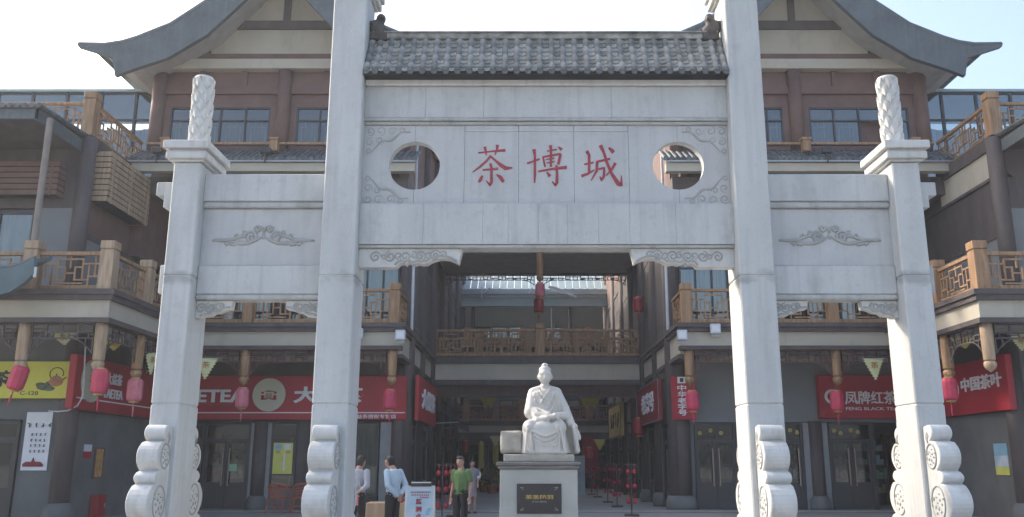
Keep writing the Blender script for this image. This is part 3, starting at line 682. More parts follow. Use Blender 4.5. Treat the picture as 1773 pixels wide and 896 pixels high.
def fretwork(F, par, a0, a1, z1, h=0.52, b=0.0, m='fret'):
    """hanging wooden fretwork with curved corner pieces"""
    k = MB(); t = 0.018
    def hb(x0, x1, z): F.box(k, x0, x1, b - t, b + t, z - t, z + t)
    def vb(x, y0, y1): F.box(k, x - t, x + t, b - t * .9, b + t * .9, y0, y1)
    hb(a0, a1, z1 - 0.02); hb(a0, a1, z1 - h * 0.72)
    n = max(2, int((a1 - a0) / 0.34)); w_ = (a1 - a0) / n; rr = random.Random(int(a0 * 100))
    for i in range(n):
        x = a0 + w_ * i; vb(x + t, z1 - h * 0.72, z1)
        q = rr.choice((0.25, 0.45)); hb(x, x + w_, z1 - h * q); vb(x + w_ * rr.choice((.35, .6)), z1 - h * 0.72, z1 - h * q)
        if i % 2: hb(x, x + w_ * .5, z1 - h * 0.58)
    for (x, s) in ((a0, 1), (a1, -1)):
        vb(x + s * t, z1 - h * 1.5, z1)
        for j in range(7):
            u0, u1 = j / 7, (j + 1) / 7; f = lambda u: (x + s * 0.62 * u, z1 - h * (0.74 + 0.76 * (1 - u) ** 2.2))
            p, q = f(u0), f(u1); k.bar(F.p(p[0], b, p[1]), F.p(q[0], b, q[1]), 0.03)
        vb(x + s * 0.2, z1 - h * 1.15, z1 - h * 0.7)
    return obj('fretwork', k, m, par, kind='stuff')
def hang_post(F, par, a, z1, L_=1.1, b=-0.15, m='wood', r=0.155):
    p = F.p(a, b, 0); k = MB()
    k.lathe([(r * .96, z1), (r, z1 - 0.25), (r * .94, z1 - L_ + 0.30), (r * 0.84, z1 - L_ + 0.265)], (p.x, p.y, 0), 14)
    o = obj('hanging_post', k, m, par, smooth=False)
    for pl_ in o.data.polygons: pl_.use_smooth = len(pl_.vertices) == 4
    k = MB(); k.lathe([(r * .7, z1 - L_ + 0.262), (r * .98, z1 - L_ + 0.22), (r * 1.02, z1 - L_ + 0.14), (r * .75, z1 - L_ + 0.05), (r * .3, z1 - L_), (0.02, z1 - L_ - 0.03)], (p.x, p.y, 0), 14)
    obj('carved_bud', k, m, o, smooth=True)
    return o
def column(x, y, z0, z1, r, par, m='brown', base=True):
    k = MB(); k.lathe([(r, z0), (r * 0.97, z1)], (x, y, 0), 20)
    o = obj('column', k, m, par)
    for pl_ in o.data.polygons: pl_.use_smooth = len(pl_.vertices) == 4
    if base:
        k = MB(); k.lathe([(r * 1.35, z0), (r * 1.5, z0 + 0.12), (r * 1.5, z0 + 0.32), (r * 1.2, z0 + 0.46), (r, z0 + 0.5)], (x, y, 0), 20)
        obj('stone_base', k, 'grey_wall', o, smooth=True)
    return o
def glass_door(F, par, a0, a1, z0, z1, leaves=2, b=0.0, zt=None, hand=True):
    zt = zt or z0 + 2.25
    m = MB(); f = 0.07
    F.box(m, a0, a0 + f, b - .04, b + .08, z0, z1); F.box(m, a1 - f, a1, b - .04, b + .08, z0, z1)
    F.box(m, a0 + f, a1 - f, b - .03, b + .07, z1 - f, z1); F.box(m, a0 + f, a1 - f, b - .03, b + .07, zt, zt + f)
    fr = obj('door_frame', m, 'frame', par)
    p = MB(); F.box(p, a0 + f, a1 - f, b, b + .012, zt + f, z1 - f); obj('pane', p, 'pane_dark', fr)
    w_ = (a1 - a0 - 2 * f) / leaves
    for i in range(leaves):
        l = a0 + f + w_ * i + 0.006; r = l + w_ - 0.012; m = MB(); g_ = 0.075
        F.box(m, l, l + g_, b, b + .05, z0 + .02, zt - .01); F.box(m, r - g_, r, b, b + .05, z0 + .02, zt - .01)
        F.box(m, l + g_, r - g_, b + .002, b + .048, zt - .01 - g_, zt - .01); F.box(m, l + g_, r - g_, b + .002, b + .048, z0 + .02, z0 + .2)
        F.box(m, l + g_, r - g_, b + .002, b + .048, z0 + .82, z0 + .88)
        d = obj('door', m, 'frame', par)
        p = MB(); F.box(p, l + g_, r - g_, b + .02, b + .03, z0 + .88, zt - .01 - g_); obj('pane', p, 'pane_dark', d)
        p = MB(); F.box(p, l + g_, r - g_, b + .015, b + .03, z0 + .2, z0 + .82); obj('kick_panel', p, 'frame', d)
        if hand:
            hx = (r - .10) if i % 2 == 0 else (l + .10)
            p = MB(); F.box(p, hx - .02, hx + .02, b + .09, b + .12, z0 + .75, z0 + 2.0); F.box(p, hx - .015, hx + .015, b + .04, b + .09, z0 + .78, z0 + .82); F.box(p, hx - .015, hx + .015, b + .04, b + .09, z0 + 1.93, z0 + 1.97)
            obj('handle', p, 'handle', d)
def tile_slope(p0, p1, run, rise, par, pitch=0.19, name='roof_tiles', m='tile_dark', r=0.06):
    """a roof slope: flat deck, round cover ridges and stepped pans; p0-p1 is the eave, run the vector to the ridge"""
    p0 = Vector(p0); p1 = Vector(p1); run = Vector(run); d = (p1 - p0); n = max(2, int(d.length / pitch)); up = Vector((0, 0, rise)) + run
    k = MB(); dn = d.normalized()
    for i in range(n + 1):
        a = p0 + d * (i / n); k.tube([a, a + up * 0.5, a + up], r, 6)
        k.tube([a - run.normalized() * 0.02, a + run.normalized() * 0.02], r * 1.25, 8)
    nr = max(2, int(up.length / 0.16)); nn = up.cross(dn).normalized() * 0.03
    if nn.z < 0: nn = -nn
    for j in range(nr):
        a = p0 + up * (j / nr) + nn * 0.9; b = p0 + up * ((j + 1) / nr) + nn * 0.2
        k.add([a, a + d, b + d, b, a - nn, a + d - nn], [(0, 1, 2, 3), (4, 5, 1, 0)])
    o = obj(name, k, m, par, kind='stuff')
    k = MB(); t = Vector((0, 0, -0.08)); k.add([p0, p1, p1 + up, p0 + up, p0 + t, p1 + t, p1 + up + t, p0 + up + t], [(0, 1, 2, 3), (7, 6, 5, 4), (0, 4, 5, 1), (1, 5, 6, 2), (2, 6, 7, 3), (3, 7, 4, 0)])
    obj('roof_deck', k, 'brown', par); return o

ZR, ZC1, ZC0 = 5.97, 5.69, 5.24                # first balcony floor: top of moulding, cream band
YB, YW, YG = 28.0, 30.4, 28.6                  # balcony edge, shop wall, upper gable wall
UI, UO, UW, UG = 4.53, 13.6, 11.2, 13.12                  # lane corner, outer end of block, wing balcony's inner edge
GU = 9.05
def block(s):
    side_word = 'left' if s < 0 else 'right'
    lab = {-1: 'gabled timber shop block left of the lane, red tea signs along its ground floor',
           1: 'gabled timber shop block right of the lane, grey fascia beside one red sign'}[s]
    B = empty('shop_building', (BC + s * GU, YW, 0), lab, 'building', 'gabled shop blocks on both sides of the lane')
    F = front(s, YW); FB = front(s, YB); FG = front(s, YG); S = lane(s, UI)
    # masses
    part('upper_wall', F, 'dark_wall', B, UI + .02, UO, -25, -0.5, 5.2, 11.0)
    part('gable_mass', F, 'red_brown', B, UI + .02, UO - .02, -25, YW - YG - 0.5, 11.0, 15.5)
    part('shop_back_wall', F, 'dark_wall', B, UI + .3, UO, -25, -3.4, 0.0, 5.2)
    part('shop_floor', F, 'ground', B, UI + .3, UO, -3.4, 0.0, 0.0, 0.05)
    part('shop_ceiling', F, 'soffit', B, UI + .02, UO, -3.4, 0.0, 5.0, 5.19)
    # fascia above the shops and wall at balcony level
    part('shop_fascia', F, 'grey_panel' if s > 0 else 'dark_wall', B, UI + .35, UO, -0.25, 0.02, 2.92, 4.99)
    part('balcony_floor', FB, 'soffit', B, UI, UO, -2.4, -0.25, 5.2, 5.66)
    slab_edge(FB, B, UI - .02, UW + .3, 0.0, ZC0, ZC1, ext=1)
    slab_edge(S, B, YB + .252, 37.2, 0.02, 5.0, 5.69)
    posts = [UI + .22, 9.5]
    railing(FB, B, UI + .05, UW + .2, posts, ZR, b=-0.12, pm='wood' if s > 0 else 'wood')
    railing(S, B, YB + .25, YW - .3, [], ZR, b=-0.12)
    for i, a in enumerate((UI + .25, 9.52)): hang_post(FB, B, a, ZC0 - .13, 1.1, -0.18)
    fretwork(FB, B, UI + .42, 9.36, ZC0 - .13, b=-0.15); fretwork(FB, B, 9.68, UW + 1.5, ZC0 - .13, b=-0.15)
    # second storey wall
    cols = [UI + .2, 6.9, 9.2, 11.4, UO - .2]
    part('storey_wall', F, 'dark_wall', B, UI + .02, UO, -0.5, -0.02, 5.7, 6.0); part('storey_beam', F, 'brown', B, UI, UO, -0.5, 0.02, 9.3, 10.95)
    for a, b in zip(cols[:-1], cols[1:]): window(F, B, a + .22, b - .22, 6.0, 9.3, 3 if b - a > 2 else 2, 8.3, pane='pane_blue', back='curtain')
    for a in cols: p = F.p(a, 0.02, 0); column(p.x, p.y, 5.7, 10.9, 0.22, B, base=False)
    # skirt roof under the gable wall
    e0, e1 = UI - .4, UO + .25
    P0 = front(s, 27.35).p(e0, 0, 11.36); P1 = front(s, 27.35).p(e1, 0, 11.36)
    tile_slope(P0, P1, (0, 1.15, 0), 0.66, B)
    FE = front(s, 27.35)
    part('gutter', FE, 'metal', B, e0, e1, -0.02, 0.07, 11.22, 11.28, bevel=.01)
    part('eave_fascia', FE, 'cream', B, e0 + .02, e1 - .02, -0.3, -0.02, 10.93, 11.21)
    part('eave_beam', FE, 'brown', B, e0 + .3, e1 - .3, -2.9, -0.6, 10.3, 10.92)
    k = MB(); q = front(s, 27.6)
    for a in (5.4, 8.94, 12.6):
        k = MB(); q.box(k, a - .13, a + .13, -.3, -.05, 11.75, 12.2); q.box(k, a - .16, a + .16, -.33, -.02, 12.14, 12.22); obj('railing_post', k, 'wood', B)
    part('top_rail', FG, 'wood', B, UI + .3, UO - .1, 0.30, 0.38, 12.18, 12.26)
    # gable wall
    Gc = [UI + .2, 8.95, UO - .25]
    part('window_wall', FG, 'red_brown', B, UI, UO, -0.5, -0.25, 11.9, 15.1)
    for (z0, z1, b, m_) in ((13.72, 14.18, -0.05, 'red_brown'), (14.18, 14.48, 0.06, 'red_brown'), (14.48, 15.04, -0.06, 'red_brown'), (15.43, 15.69, 0.08, 'red_brown'), (16.66, 16.98, 0.08, 'brown')):
        part('timber_beam', FG, m_, B, UI if z1 < 16 else UI + 2.0, UO if z1 < 16 else UO - 2.0, -0.25, b, z0 + .001, z1 - .001)
    part('pale_fascia', FG, 'cream', B, UI - .1, UO - .15, -0.2, 0.25, 15.05, 15.42, bevel=.01)
    for i, a in enumerate((6.0, 7.5, 10.4, 11.9)): part('strut', FG, 'red_brown', B, a - .09, a + .09, -.1, 0.02, 14.48, 15.05)
    for a, b in zip(Gc[:-1], Gc[1:]):
        l, r = a + .45, b - .45; sk = ((2, False),) if (s > 0 and a > 8) else ()
        part('sill_wall', FG, 'red_brown', B, a, b, -0.25, -0.03, 11.9, 12.27)
        nx = 6 if s > 0 else 4
        if s > 0 and a > 8: nx = 4
        window(FG, B, l, r, 12.28, 13.70, nx, 13.20, pane='pane', back='curtain', b=-0.1, skip=sk, lat=True)
        for (x0, x1) in ((a + .2, l - .002), (r + .002, b - .2)): part('window_surround', FG, 'red_brown', B, x0, x1, -0.2, 0.0, 12.27, 13.72)
    for a in Gc: p = FG.p(a, 0.02, 0); column(p.x, p.y, 11.6, 15.04, 0.24, B, 'red_brown', False)
    # cream infill panels between the gable timbers
    part('plaster_panel', FG, 'cream', B, 6.43, 11.67, -0.2, 0.0, 15.70, 16.65)
    part('timber_post', FG, 'brown', B, 6.2, 6.42, -.2, .05, 15.69, 16.66); part('timber_post', FG, 'brown', B, 11.68, 11.9, -.2, .05, 15.69, 16.66)
    for sg in (-1, 1):
        m = MB(); m.prism([(GU + sg * 2.85, 15.70), (GU + sg * 4.6, 15.70), (GU + sg * 2.85, 16.65)], lambda a, b, t: tuple(FG.p(a, t, b)), -0.2, -0.01); obj('plaster_panel', m, 'cream', B)
        m = MB(); m.prism([(GU + sg * 0.12, 16.99), (GU + sg * 2.9, 16.99), (GU + sg * 2.0, 17.7), (GU + sg * 0.12, 18.9)], lambda a, b, t: tuple(FG.p(a, t, b)), -0.2, -0.01); obj('plaster_panel', m, 'cream', B)
    part('timber_post', FG, 'brown', B, GU - .12, GU + .12, -.2, .06, 16.98, 19.2)
    # curved gable roof: profile swept back from the barge board
    top = [(0, 19.7), (1.15, 18.25), (2.25, 17.0), (3.5, 16.05), (4.6, 15.55), (5.1, 15.38), (5.65, 15.29), (6.2, 15.32), (6.6, 15.38)]
    thk = [1.4, 1.35, 1.3, 1.2, 1.1, 1.12, 0.55, 0.28, 0.10]
    for sg in (-1, 1):
        tp = [(GU + sg * u * (1.0 if sg > 0 else 1.0), z) for u, z in top]
        lo = [(GU + sg * u, z - t_) for (u, z), t_ in zip(top, thk)]
        lo[5] = (GU + sg * 5.2, 14.2); lo[6] = (GU + sg * 5.35, 14.85); lo[7] = (GU + sg * 6.0, 15.08); lo[8] = (GU + sg * 6.55, 15.26)
        sd = [(GU + sg * u, z - t_ * 0.45) for (u, z), t_ in zip(top, thk)]
        def strip(name, A, Bp, b0, b1, m_):
            mb = MB(); 
            for i in range(len(A) - 1):
                mb.prism([A[i], A[i + 1], Bp[i + 1], Bp[i]], lambda a, b, t: tuple(FG.p(a, t, b)), b0, b1)
            return obj(name, mb, m_, B)
        strip('barge_board', tp, lo, 1.30, 1.48, 'barge')
        strip('roof_slab', [(a, z - .03) for a, z in tp[:7]], [(a, z - t_) for (a, z), t_ in zip(tp[:7], [.95, .93, .9, .85, .8, .6, .3])], -22, 1.29, 'soffit')
        strip('roof_skin', [(a, z + .0) for a, z in tp[:8]], [(a, z - .028) for a, z in tp[:8]], -22, 1.29, 'tile_dark')
        m = MB(); P = [FG.p(a, 1.39, z + .05) for a, z in tp]; m.tube(P, [.12] * 7 + [.1, .05], 8); obj('ridge_roll', m, 'barge', B)
    # lane side walls: three storeys of timber bays
    lane_wall(S, B, s)
    k = MB(); k.tube([(BC + s * (UI - .14), 29.7, 6.0), (BC + s * (UI - .14), 29.7, 15.0)], .05, 8); obj('downpipe', k, 'lamp_white', B)
    return B
def lane_wall(S, B, s):
    part('side_wall', S, 'dark_wall', B, YW + .3, 55, -0.35, -0.30, 0, 11)
    part('side_wall', S, 'dark_wall', B, YG, 55, -0.35, -0.30, 11, 15.5)
    ys = [30.4, 33.6, 37.3, 41.0, 45.0, 49.5, 54.5]
    for y in ys:
        p = S.p(y, -0.05, 0); column(p.x, p.y, 0, 15.2 if y > 31 else 10.9, 0.24, B, base=y < 40)
    p = S.p(YG + .1, -0.05, 0)
    for a, b in zip(ys[:-1], ys[1:]):
        a, b = a + .24, b - .24
        part('side_beam', S, 'brown', B, a, b, -0.3, 0.0, 9.6, 10.0); part('side_band', S, 'cream', B, a, b, -0.3, -0.03, 10.0, 10.6); part('side_beam', S, 'brown', B, a, b, -0.3, 0.02, 10.6, 10.85)
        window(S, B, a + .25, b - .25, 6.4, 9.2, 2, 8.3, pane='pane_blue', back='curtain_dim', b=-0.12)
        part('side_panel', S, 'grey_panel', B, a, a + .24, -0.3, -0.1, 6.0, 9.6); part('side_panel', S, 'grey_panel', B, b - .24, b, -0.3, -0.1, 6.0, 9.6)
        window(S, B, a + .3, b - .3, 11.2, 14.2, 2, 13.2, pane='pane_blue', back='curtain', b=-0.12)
        part('side_panel', S, 'cream', B, a, a + .28, -0.3, -0.1, 10.86, 14.6); part('side_panel', S, 'cream', B, b - .28, b, -0.3, -0.1, 10.86, 14.6)
        part('side_beam', S, 'brown', B, a, b, -0.3, 0.02, 14.6, 15.0)
        if a > 37:
            part('side_band', S, 'cream', B, a, b, -0.3, 0.0, 5.0, 5.65); part('side_beam', S, 'brown', B, a, b, -0.3, 0.06, 5.65, 5.95)
            railing(S, B, a, b, [], 5.97, b=0.0)
        part('side_beam', S, 'brown', B, a, b, -0.3, 0.04, 4.5, 4.98) if a > 37 else part('side_beam', S, 'brown', B, a, b, -0.3, 0.0, 4.55, 4.86)
        glass_door(S, B, a + .2, b - .2, 0.05, 2.9, 3 if b - a > 3.2 else 2, b=-0.15)
        part('side_panel', S, 'grey_wall', B, a, a + .19, -0.3, -0.05, 0, 3.0); part('side_panel', S, 'grey_wall', B, b - .19, b, -0.3, -0.05, 0, 3.0)
        part('side_panel', S, 'dark_wall', B, a, b, -0.3, -0.08, 3.0, 4.5)
LB = block(-1); RB = block(1)

# ground floor shopfronts
def shopfronts():
    F = front(-1, YW); k_ = lambda px: -(at(px, 800, YW)[0] - BC)     # left block: u from the picture's x
    def U(px): return abs(at(px, 810, YW)[0] - BC)
    B = LB
    glass_door(F, B, U(432), U(352), 0.05, 2.9, 2)
    for (a, b) in ((437, 432), (468, 461)): part('door_jamb', F, 'jamb', B, U(a), U(b), -0.1, 0.08, 0.0, 2.9)
    p = F.p(U(448.5), 0.02, 0); column(p.x, p.y, 0, 2.95, 0.24, B)
    window(F, B, U(512), U(468), 0.75, 2.9, 1, None, 'pane_dark', None, fw=.05); part('sill_wall', F, 'grey_wall', B, U(512), U(468), -.2, .03, 0, .74)
    part('wall_pier', F, 'dark_wall', B, U(530), U(512), -.2, .02, 0, 2.92)
    window(F, B, U(655), U(530), 0.45, 2.9, 3, None, 'pane_dark', 'curtain_dim', fw=.05); part('sill_wall', F, 'frame', B, U(655), U(530), -.2, .03, 0, .44)
    part('door_jamb', F, 'jamb', B, U(679), U(657), -0.1, 0.06, 0.0, 2.92)
    column(BC - (UI + .28), YW, 0, 5.1, 0.27, B)
    glass_door(F, B, U(350), U(262), 0.05, 2.9, 2)
    # right block
    F = front(1, YW); B = RB
    column(BC + UI + .30, YW, 0, 5.1, 0.30, B)
    part('wall_pier', F, 'grey_wall', B, U(1189), U(1203), -.2, .05, 0, 2.92)
    glass_door(F, B, U(1204), U(1275), 0.05, 2.9, 2); glass_door(F, B, U(1276), U(1392), 0.05, 2.9, 3)
    for (a, b) in ((1393, 1403), (1426, 1436)): part('door_jamb', F, 'jamb', B, U(a), U(b), -0.1, 0.08, 0.0, 2.9)
    p = F.p(U(1415), 0.0, 0); column(p.x, p.y, 0, 2.95, 0.25, B)
    glass_door(F, B, U(1437), U(1512), 0.05, 2.9, 2)
    part('wall_pier', F, 'frame', B, U(1512), U(1517), -.2, .05, 0, 2.92)
    glass_door(F, B, U(1575), U(1640), 0.05, 2.9, 2)
    F = front(1, YW)
    for x0 in (1214, 1233, 1251, 1372, 1384, 1449, 1460, 1478, 1490):      # gold paper flowers stuck above the doors
        k = MB(); c = U(x0)
        for q in range(6): t = q * math.pi / 3; p = F.p(c + .045 * math.cos(t), .015, 2.60 + .05 * math.sin(c * 9) + .045 * math.sin(t)); k.ball(p, (.032, .01, .03), n=7, m=4)
        obj('paper_flower', k, 'gold', B, kind='stuff')
    # shop interiors: shelves with packets
    rr = random.Random(3)
    for s, B in ((-1, LB), (1, RB)):
        F = front(s, YW)
        for a in [UI + .8 + 1.3 * i for i in range(7)]:
            m = MB()
            for z in (0.5, 1.0, 1.5, 2.0, 2.5): F.box(m, a, a + 1.1, -3.3, -2.9, z - .02, z)
            F.box(m, a, a + .03, -3.3, -2.9, 0.05, 2.6); F.box(m, a + 1.07, a + 1.1, -3.3, -2.9, .05, 2.6)
            sh = obj('shelf', m, 'wood', B)
            for z in (0.5, 1.0, 1.5, 2.0):
                m = MB(); x = a + .06
                while x < a + 1.0:
                    w_ = rr.uniform(.08, .2); F.box(m, x, x + w_ * .85, -3.2, -2.95, z, z + rr.uniform(.15, .38)); x += w_
                obj('packets', m, rr.choice(('gold', 'sign_red', 'poster_green', 'wood_pale', 'paper_blue', 'leaf')), sh, kind='stuff')
shopfronts()

# ---------------- wings on the far left and right ----------------
def wing(s):
    lab = {-1: 'two storey shop wing at the left edge with a yellow sign, balcony and slatted boxes',
           1: 'shop wing at the right edge with a wooden balcony and plain grey side wall'}[s]
    B = empty('shop_wing', (BC + s * 18, 24.8, 0), lab, 'building', 'shop wings reaching forward at both edges')
    YF, YE, UE = 22.2, 24.8, 27.0
    F = front(s, YE); FB = front(s, YF); S = lane(s, UO); SB = lane(s, UW)
    part('main_wall', F, 'dark_wall', B, UO + .35, UE, -20, -0.4, 5.0, 11.0)
    SG = lane(s, UG)
    part('side_wall', SG, 'grey_wall', B, YE + .1, YW - .02, -0.4, 0.0, 0, 2.98)
    part('side_wall', SG, 'dark_wall', B, YE + .1, YW - .02, -0.4, -0.03, 2.98, 5.19)
    part('side_wall', S, 'grey_panel', B, YE + .1, YW - .02, -0.4, 0.0, 5.7, 8.1)
    part('side_beam', S, 'brown', B, YE + .1, YW - .02, -0.4, 0.04, 8.1, 8.25)
    part('side_wall', S, 'red_brown' if s < 0 else 'brown', B, YE + .1, YW - .02, -0.4, 0.0, 8.25, 9.85)
    part('side_beam', S, 'brown', B, YE, YW - .02, -0.4, 0.08, 9.86, 9.95)
    part('terrace_band', S, 'cream', B, YE + .05, 28.3, -0.4, 0.06, 9.95, 10.75)
    part('terrace_moulding', S, 'brown', B, YE, 28.3, -0.4, 0.14, 10.76, 11.16)
    part('terrace_floor', F, 'soffit', B, UO + .1, UE, -5, -0.02, 10.8, 11.1)
    railing(S, B, YE + .2, 28.4, [], 11.18, h=1.15, b=-0.1)
    railing(F, B, UO + .15, 20, [UO + .1, 17.0], 11.18, h=1.1, b=-0.1, pw=.36, ph=1.4)
    # front wall, upper storey
    part('storey_beam', F, 'brown', B, UO + .02, UE, -0.4, 0.0, 8.9, 10.9)
    cl = BC + s * (UO + .02)
    column(cl, YE + .05, 5.7, 11.1, 0.24, B, base=False)
    if s < 0:
        part('wall_panel', F, 'grey_panel', B, UO + .25, 14.9, -0.3, 0.0, 5.9, 8.9)
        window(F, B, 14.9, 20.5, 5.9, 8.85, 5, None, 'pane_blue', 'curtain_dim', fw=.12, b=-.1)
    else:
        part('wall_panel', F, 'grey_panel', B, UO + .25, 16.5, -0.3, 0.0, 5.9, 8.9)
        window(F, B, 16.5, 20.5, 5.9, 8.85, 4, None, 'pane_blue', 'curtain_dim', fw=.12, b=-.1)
    # balcony
    part('balcony_floor', FB, 'soffit', B, UW + .25, UE, -2.5, -0.25, 5.2, 5.68); part('balcony_floor', SB, 'soffit', B, YE - .1, YB + .2, -2.3, -0.25, 5.2, 5.68)
    slab_edge(FB, B, UW, UE, 0.0, ZC0 - .03, 5.66, ext=1); slab_edge(SB, B, YF + .252, YB - .01, 0.0, ZC0 - .03, 5.66)
    railing(FB, B, UW + .12, 21, [UW + .2, 13.4, 16.6, 19.8], 5.93, h=1.05, b=-0.16, m='wood', pm='wood_pale' if s < 0 else 'wood', pw=.36)
    railing(SB, B, YF + .36, YB - .2, [24.6], 5.93, h=1.05, b=-0.16, m='wood', pm='wood_pale' if s < 0 else 'wood', pw=.34)
    for a in (UW + .22, 13.4, 16.6): hang_post(FB, B, a, 5.08, 1.22, -0.2, 'wood_pale')
    hang_post(SB, B, 24.6, 5.08, 1.22, -0.2, 'wood' )
    fretwork(FB, B, UW + .4, 13.22, 5.08, b=-0.2, m='brown'); fretwork(FB, B, 13.58, 16.4, 5.08, b=-0.2, m='brown')
    fretwork(SB, B, YF + .4, 24.42, 5.08, b=-0.2, m='brown'); fretwork(SB, B, 24.78, YB, 5.08, b=-0.2, m='brown')
    # canopy over the front balcony
    FC = front(s, YF)
    cx0 = 13.72
    k = MB(); FC.box(k, cx0, UE, -0.06, 0.0, 10.66, 11.0); obj('canopy_fascia', k, 'barge', B)
    k = MB(); lane(s, cx0).box(k, YF, YE - .1, -0.06, 0.0, 10.62, 10.99); obj('canopy_fascia', k, 'barge', B)
    part('canopy_soffit', FC, 'brown', B, cx0 + .07, UE, -2.55, -0.07, 10.72, 10.80)
    P0 = FC.p(cx0 - .05, 0.05, 11.03); P1 = FC.p(UE, 0.05, 11.03); tile_slope(P0, P1, (0, 2.6, 0), 0.12, B, 0.2)
    k = MB(); p = FC.p(13.42, -0.12, 0); k.tube([(p.x, p.y, 7.2), (p.x, p.y, 10.7)], 0.085, 10); obj('canopy_pole', k, 'pole', B, smooth=False)
    # slatted boxes hiding the air conditioners
    if s < 0:
        def louvre(Fa, a0, a1, b0, b1, z0, z1, n, mm):
            kb = MB(); Fa.box(kb, a0 + .05, a1 - .05, b0, b1 - .05, z0 + .05, z1 - .05); bx = obj('slatted_box', kb, 'dark', B)
            h = (z1 - z0) / n
            for i in range(n):
                kk = MB(); Fa.box(kk, a0, a1, b1 - .03, b1, z0 + h * i + h * .2, z0 + h * (i + 1)); obj('slat', kk, mm, bx)
                for (x0, x1) in ((a0, a0 + .03), (a1 - .03, a1)):
                    kk = MB(); Fa.box(kk, x0, x1, b0, b1 - .032, z0 + h * i + h * .2, z0 + h * (i + 1)); obj('slat', kk, mm, bx)
            for x in (a0 + .2, (a0 + a1) / 2, a1 - .2):
                kk = MB(); Fa.box(kk, x - .03, x + .03, b1, b1 + .02, z0, z1); obj('batten', kk, mm, bx)
        louvre(F, 14.15, 18.5, 0.02, 0.45, 9.15, 10.2, 6, 'red_brown')
        louvre(S, 25.15, 28.0, 0.02, 0.56, 9.2, 10.8, 9, 'wood_pale')
        k = MB(); FS = F
        part('wall_panel', S, 'red_brown', B, 28.0, YW - .05, 0.02, 0.4, 8.2, 10.8)
    # ground floor
    part('shop_front_wall', F, 'grey_wall', B, UG + .3, UG + 1.4, -0.3, 0.0, 0, 5.2)
    column(BC + s * (UG + .16), YE + .05, 0, 5.19, 0.27, B)
    part('shop_fascia', F, 'grey_wall', B, UG + 1.4, UE, -0.3, 0.0, 2.75, 5.2)
    part('shop_back_wall', F, 'dark', B, UO + .4, UE, -4, -3.5, 0, 5.2)
    glass_door(F, B, UG + 1.42, UG + 4.6, 0.03, 2.72, 2, zt=2.2); glass_door(F, B, UG + 4.65, UG + 7.8, 0.03, 2.72, 2, zt=2.2)
    part('doorstep', F, 'kerb', B, UO - 1.0, UE, 0.0, 0.55, 0.0, 0.10, bevel=.02)
    return B
LW = wing(-1); RW = wing(1)
# glazed terrace rooms behind the wings
for s in (-1, 1):
    B = empty('glass_house', (BC + s * 18, 30.2, 11.15), 'pale green glazed terrace room %s' % ('above the left wing beside the gable' if s < 0 else 'above the right wing beside the gable'), 'glass house', 'glazed terrace rooms above the wings')
    F = front(s, 30.2); z0, z1 = 11.16, 14.95; step = 1.28; n = 9
    part('back_wall', F, 'grey_panel', B, UO, UO + step * n, -3.1, -3.0, z0, z1 - .3)
    for i in range(n):
        a, b = UO + .02 + step * i, UO + .02 + step * (i + 1)
        m = MB()
        F.box(m, a, a + .05, -.05, .05, z0, z1); F.box(m, b - .05, b, -.05, .05, z0, z1)
        for z in (z0, 13.82, z1 - .08): F.box(m, a + .05, b - .05, -.045, .045, z, z + .07)
        w_ = obj('window', m, 'frame' if i else 'frame', B)
        for (c0, c1) in ((z0 + .07, 13.82), (13.89, z1 - .08)):
            p = MB(); F.box(p, a + .05, b - .05, -.006, .006, c0, c1); obj('pane', p, 'pane_blue', w_)
        if i % 2 == 0:
            p = MB(); F.box(p, a + .1, b - .1, -.5, -.48, 11.3, 13.7); obj('curtain', p, 'curtain', w_)
    part('roof_edge', F, 'metal_roof', B, UO, UO + step * n, -3.1, .12, z1 + .002, z1 + .10)

# ---------------- bridge over the lane ----------------
BR = empty('covered_bridge', (BC, 38.6, 4.5), 'covered footbridge across the lane with an orange wood lattice railing', 'bridge')
F = Fr((0, 37.5), (1, 0), (0, -1)); x0, x1 = BC - UI + .05, BC + UI - .05
part('bridge_deck', F, 'soffit', BR, x0, x1, -2.4, -.26, 5.0, 5.6)
k = MB(); F.box(k, x0, x1, -.25, 0, 5.01, 5.70); obj('floor_band', k, 'cream', BR)
part('upper_moulding', F, 'brown', BR, x0, x1, -.25, .1, 5.702, 6.0); part('lower_moulding', F, 'brown', BR, x0, x1, -.25, .06, 4.78, 5.008)
part('lower_beam', F, 'brown', BR, x0, x1, -.5, -.2, 4.3, 4.776)
railing(F, BR, x0, x1, [.55], 6.02, h=1.17, b=-.1, m='wood', pw=.36, ph=1.42)
F2 = Fr((0, 39.8), (1, 0), (0, -1)); railing(F2, BR, x0, x1, [.0, 2.2, -2.2], 6.02, h=1.1, b=0.0)
fretwork(F, BR, x0 + .1, x1 - .1, 4.78, h=.45, b=-.1)
part('roof_ceiling', F, 'soffit', BR, x0, x1, -4.3, -.1, 10.6, 11.4); part('roof_beam', F, 'brown', BR, x0, x1, -.09, .1, 10.75, 11.3); part('roof_beam', F, 'brown', BR, x0, x1, -4.5, -4.31, 10.5, 11.3)
fretwork(F, BR, x0 + .1, .35, 10.5, h=.34, b=-4.35, m='frame'); fretwork(F, BR, .75, x1 - .1, 10.5, h=.34, b=-4.35, m='frame')
hang_post(F, BR, .55, 10.75, 1.45, .0, 'wood', .16)

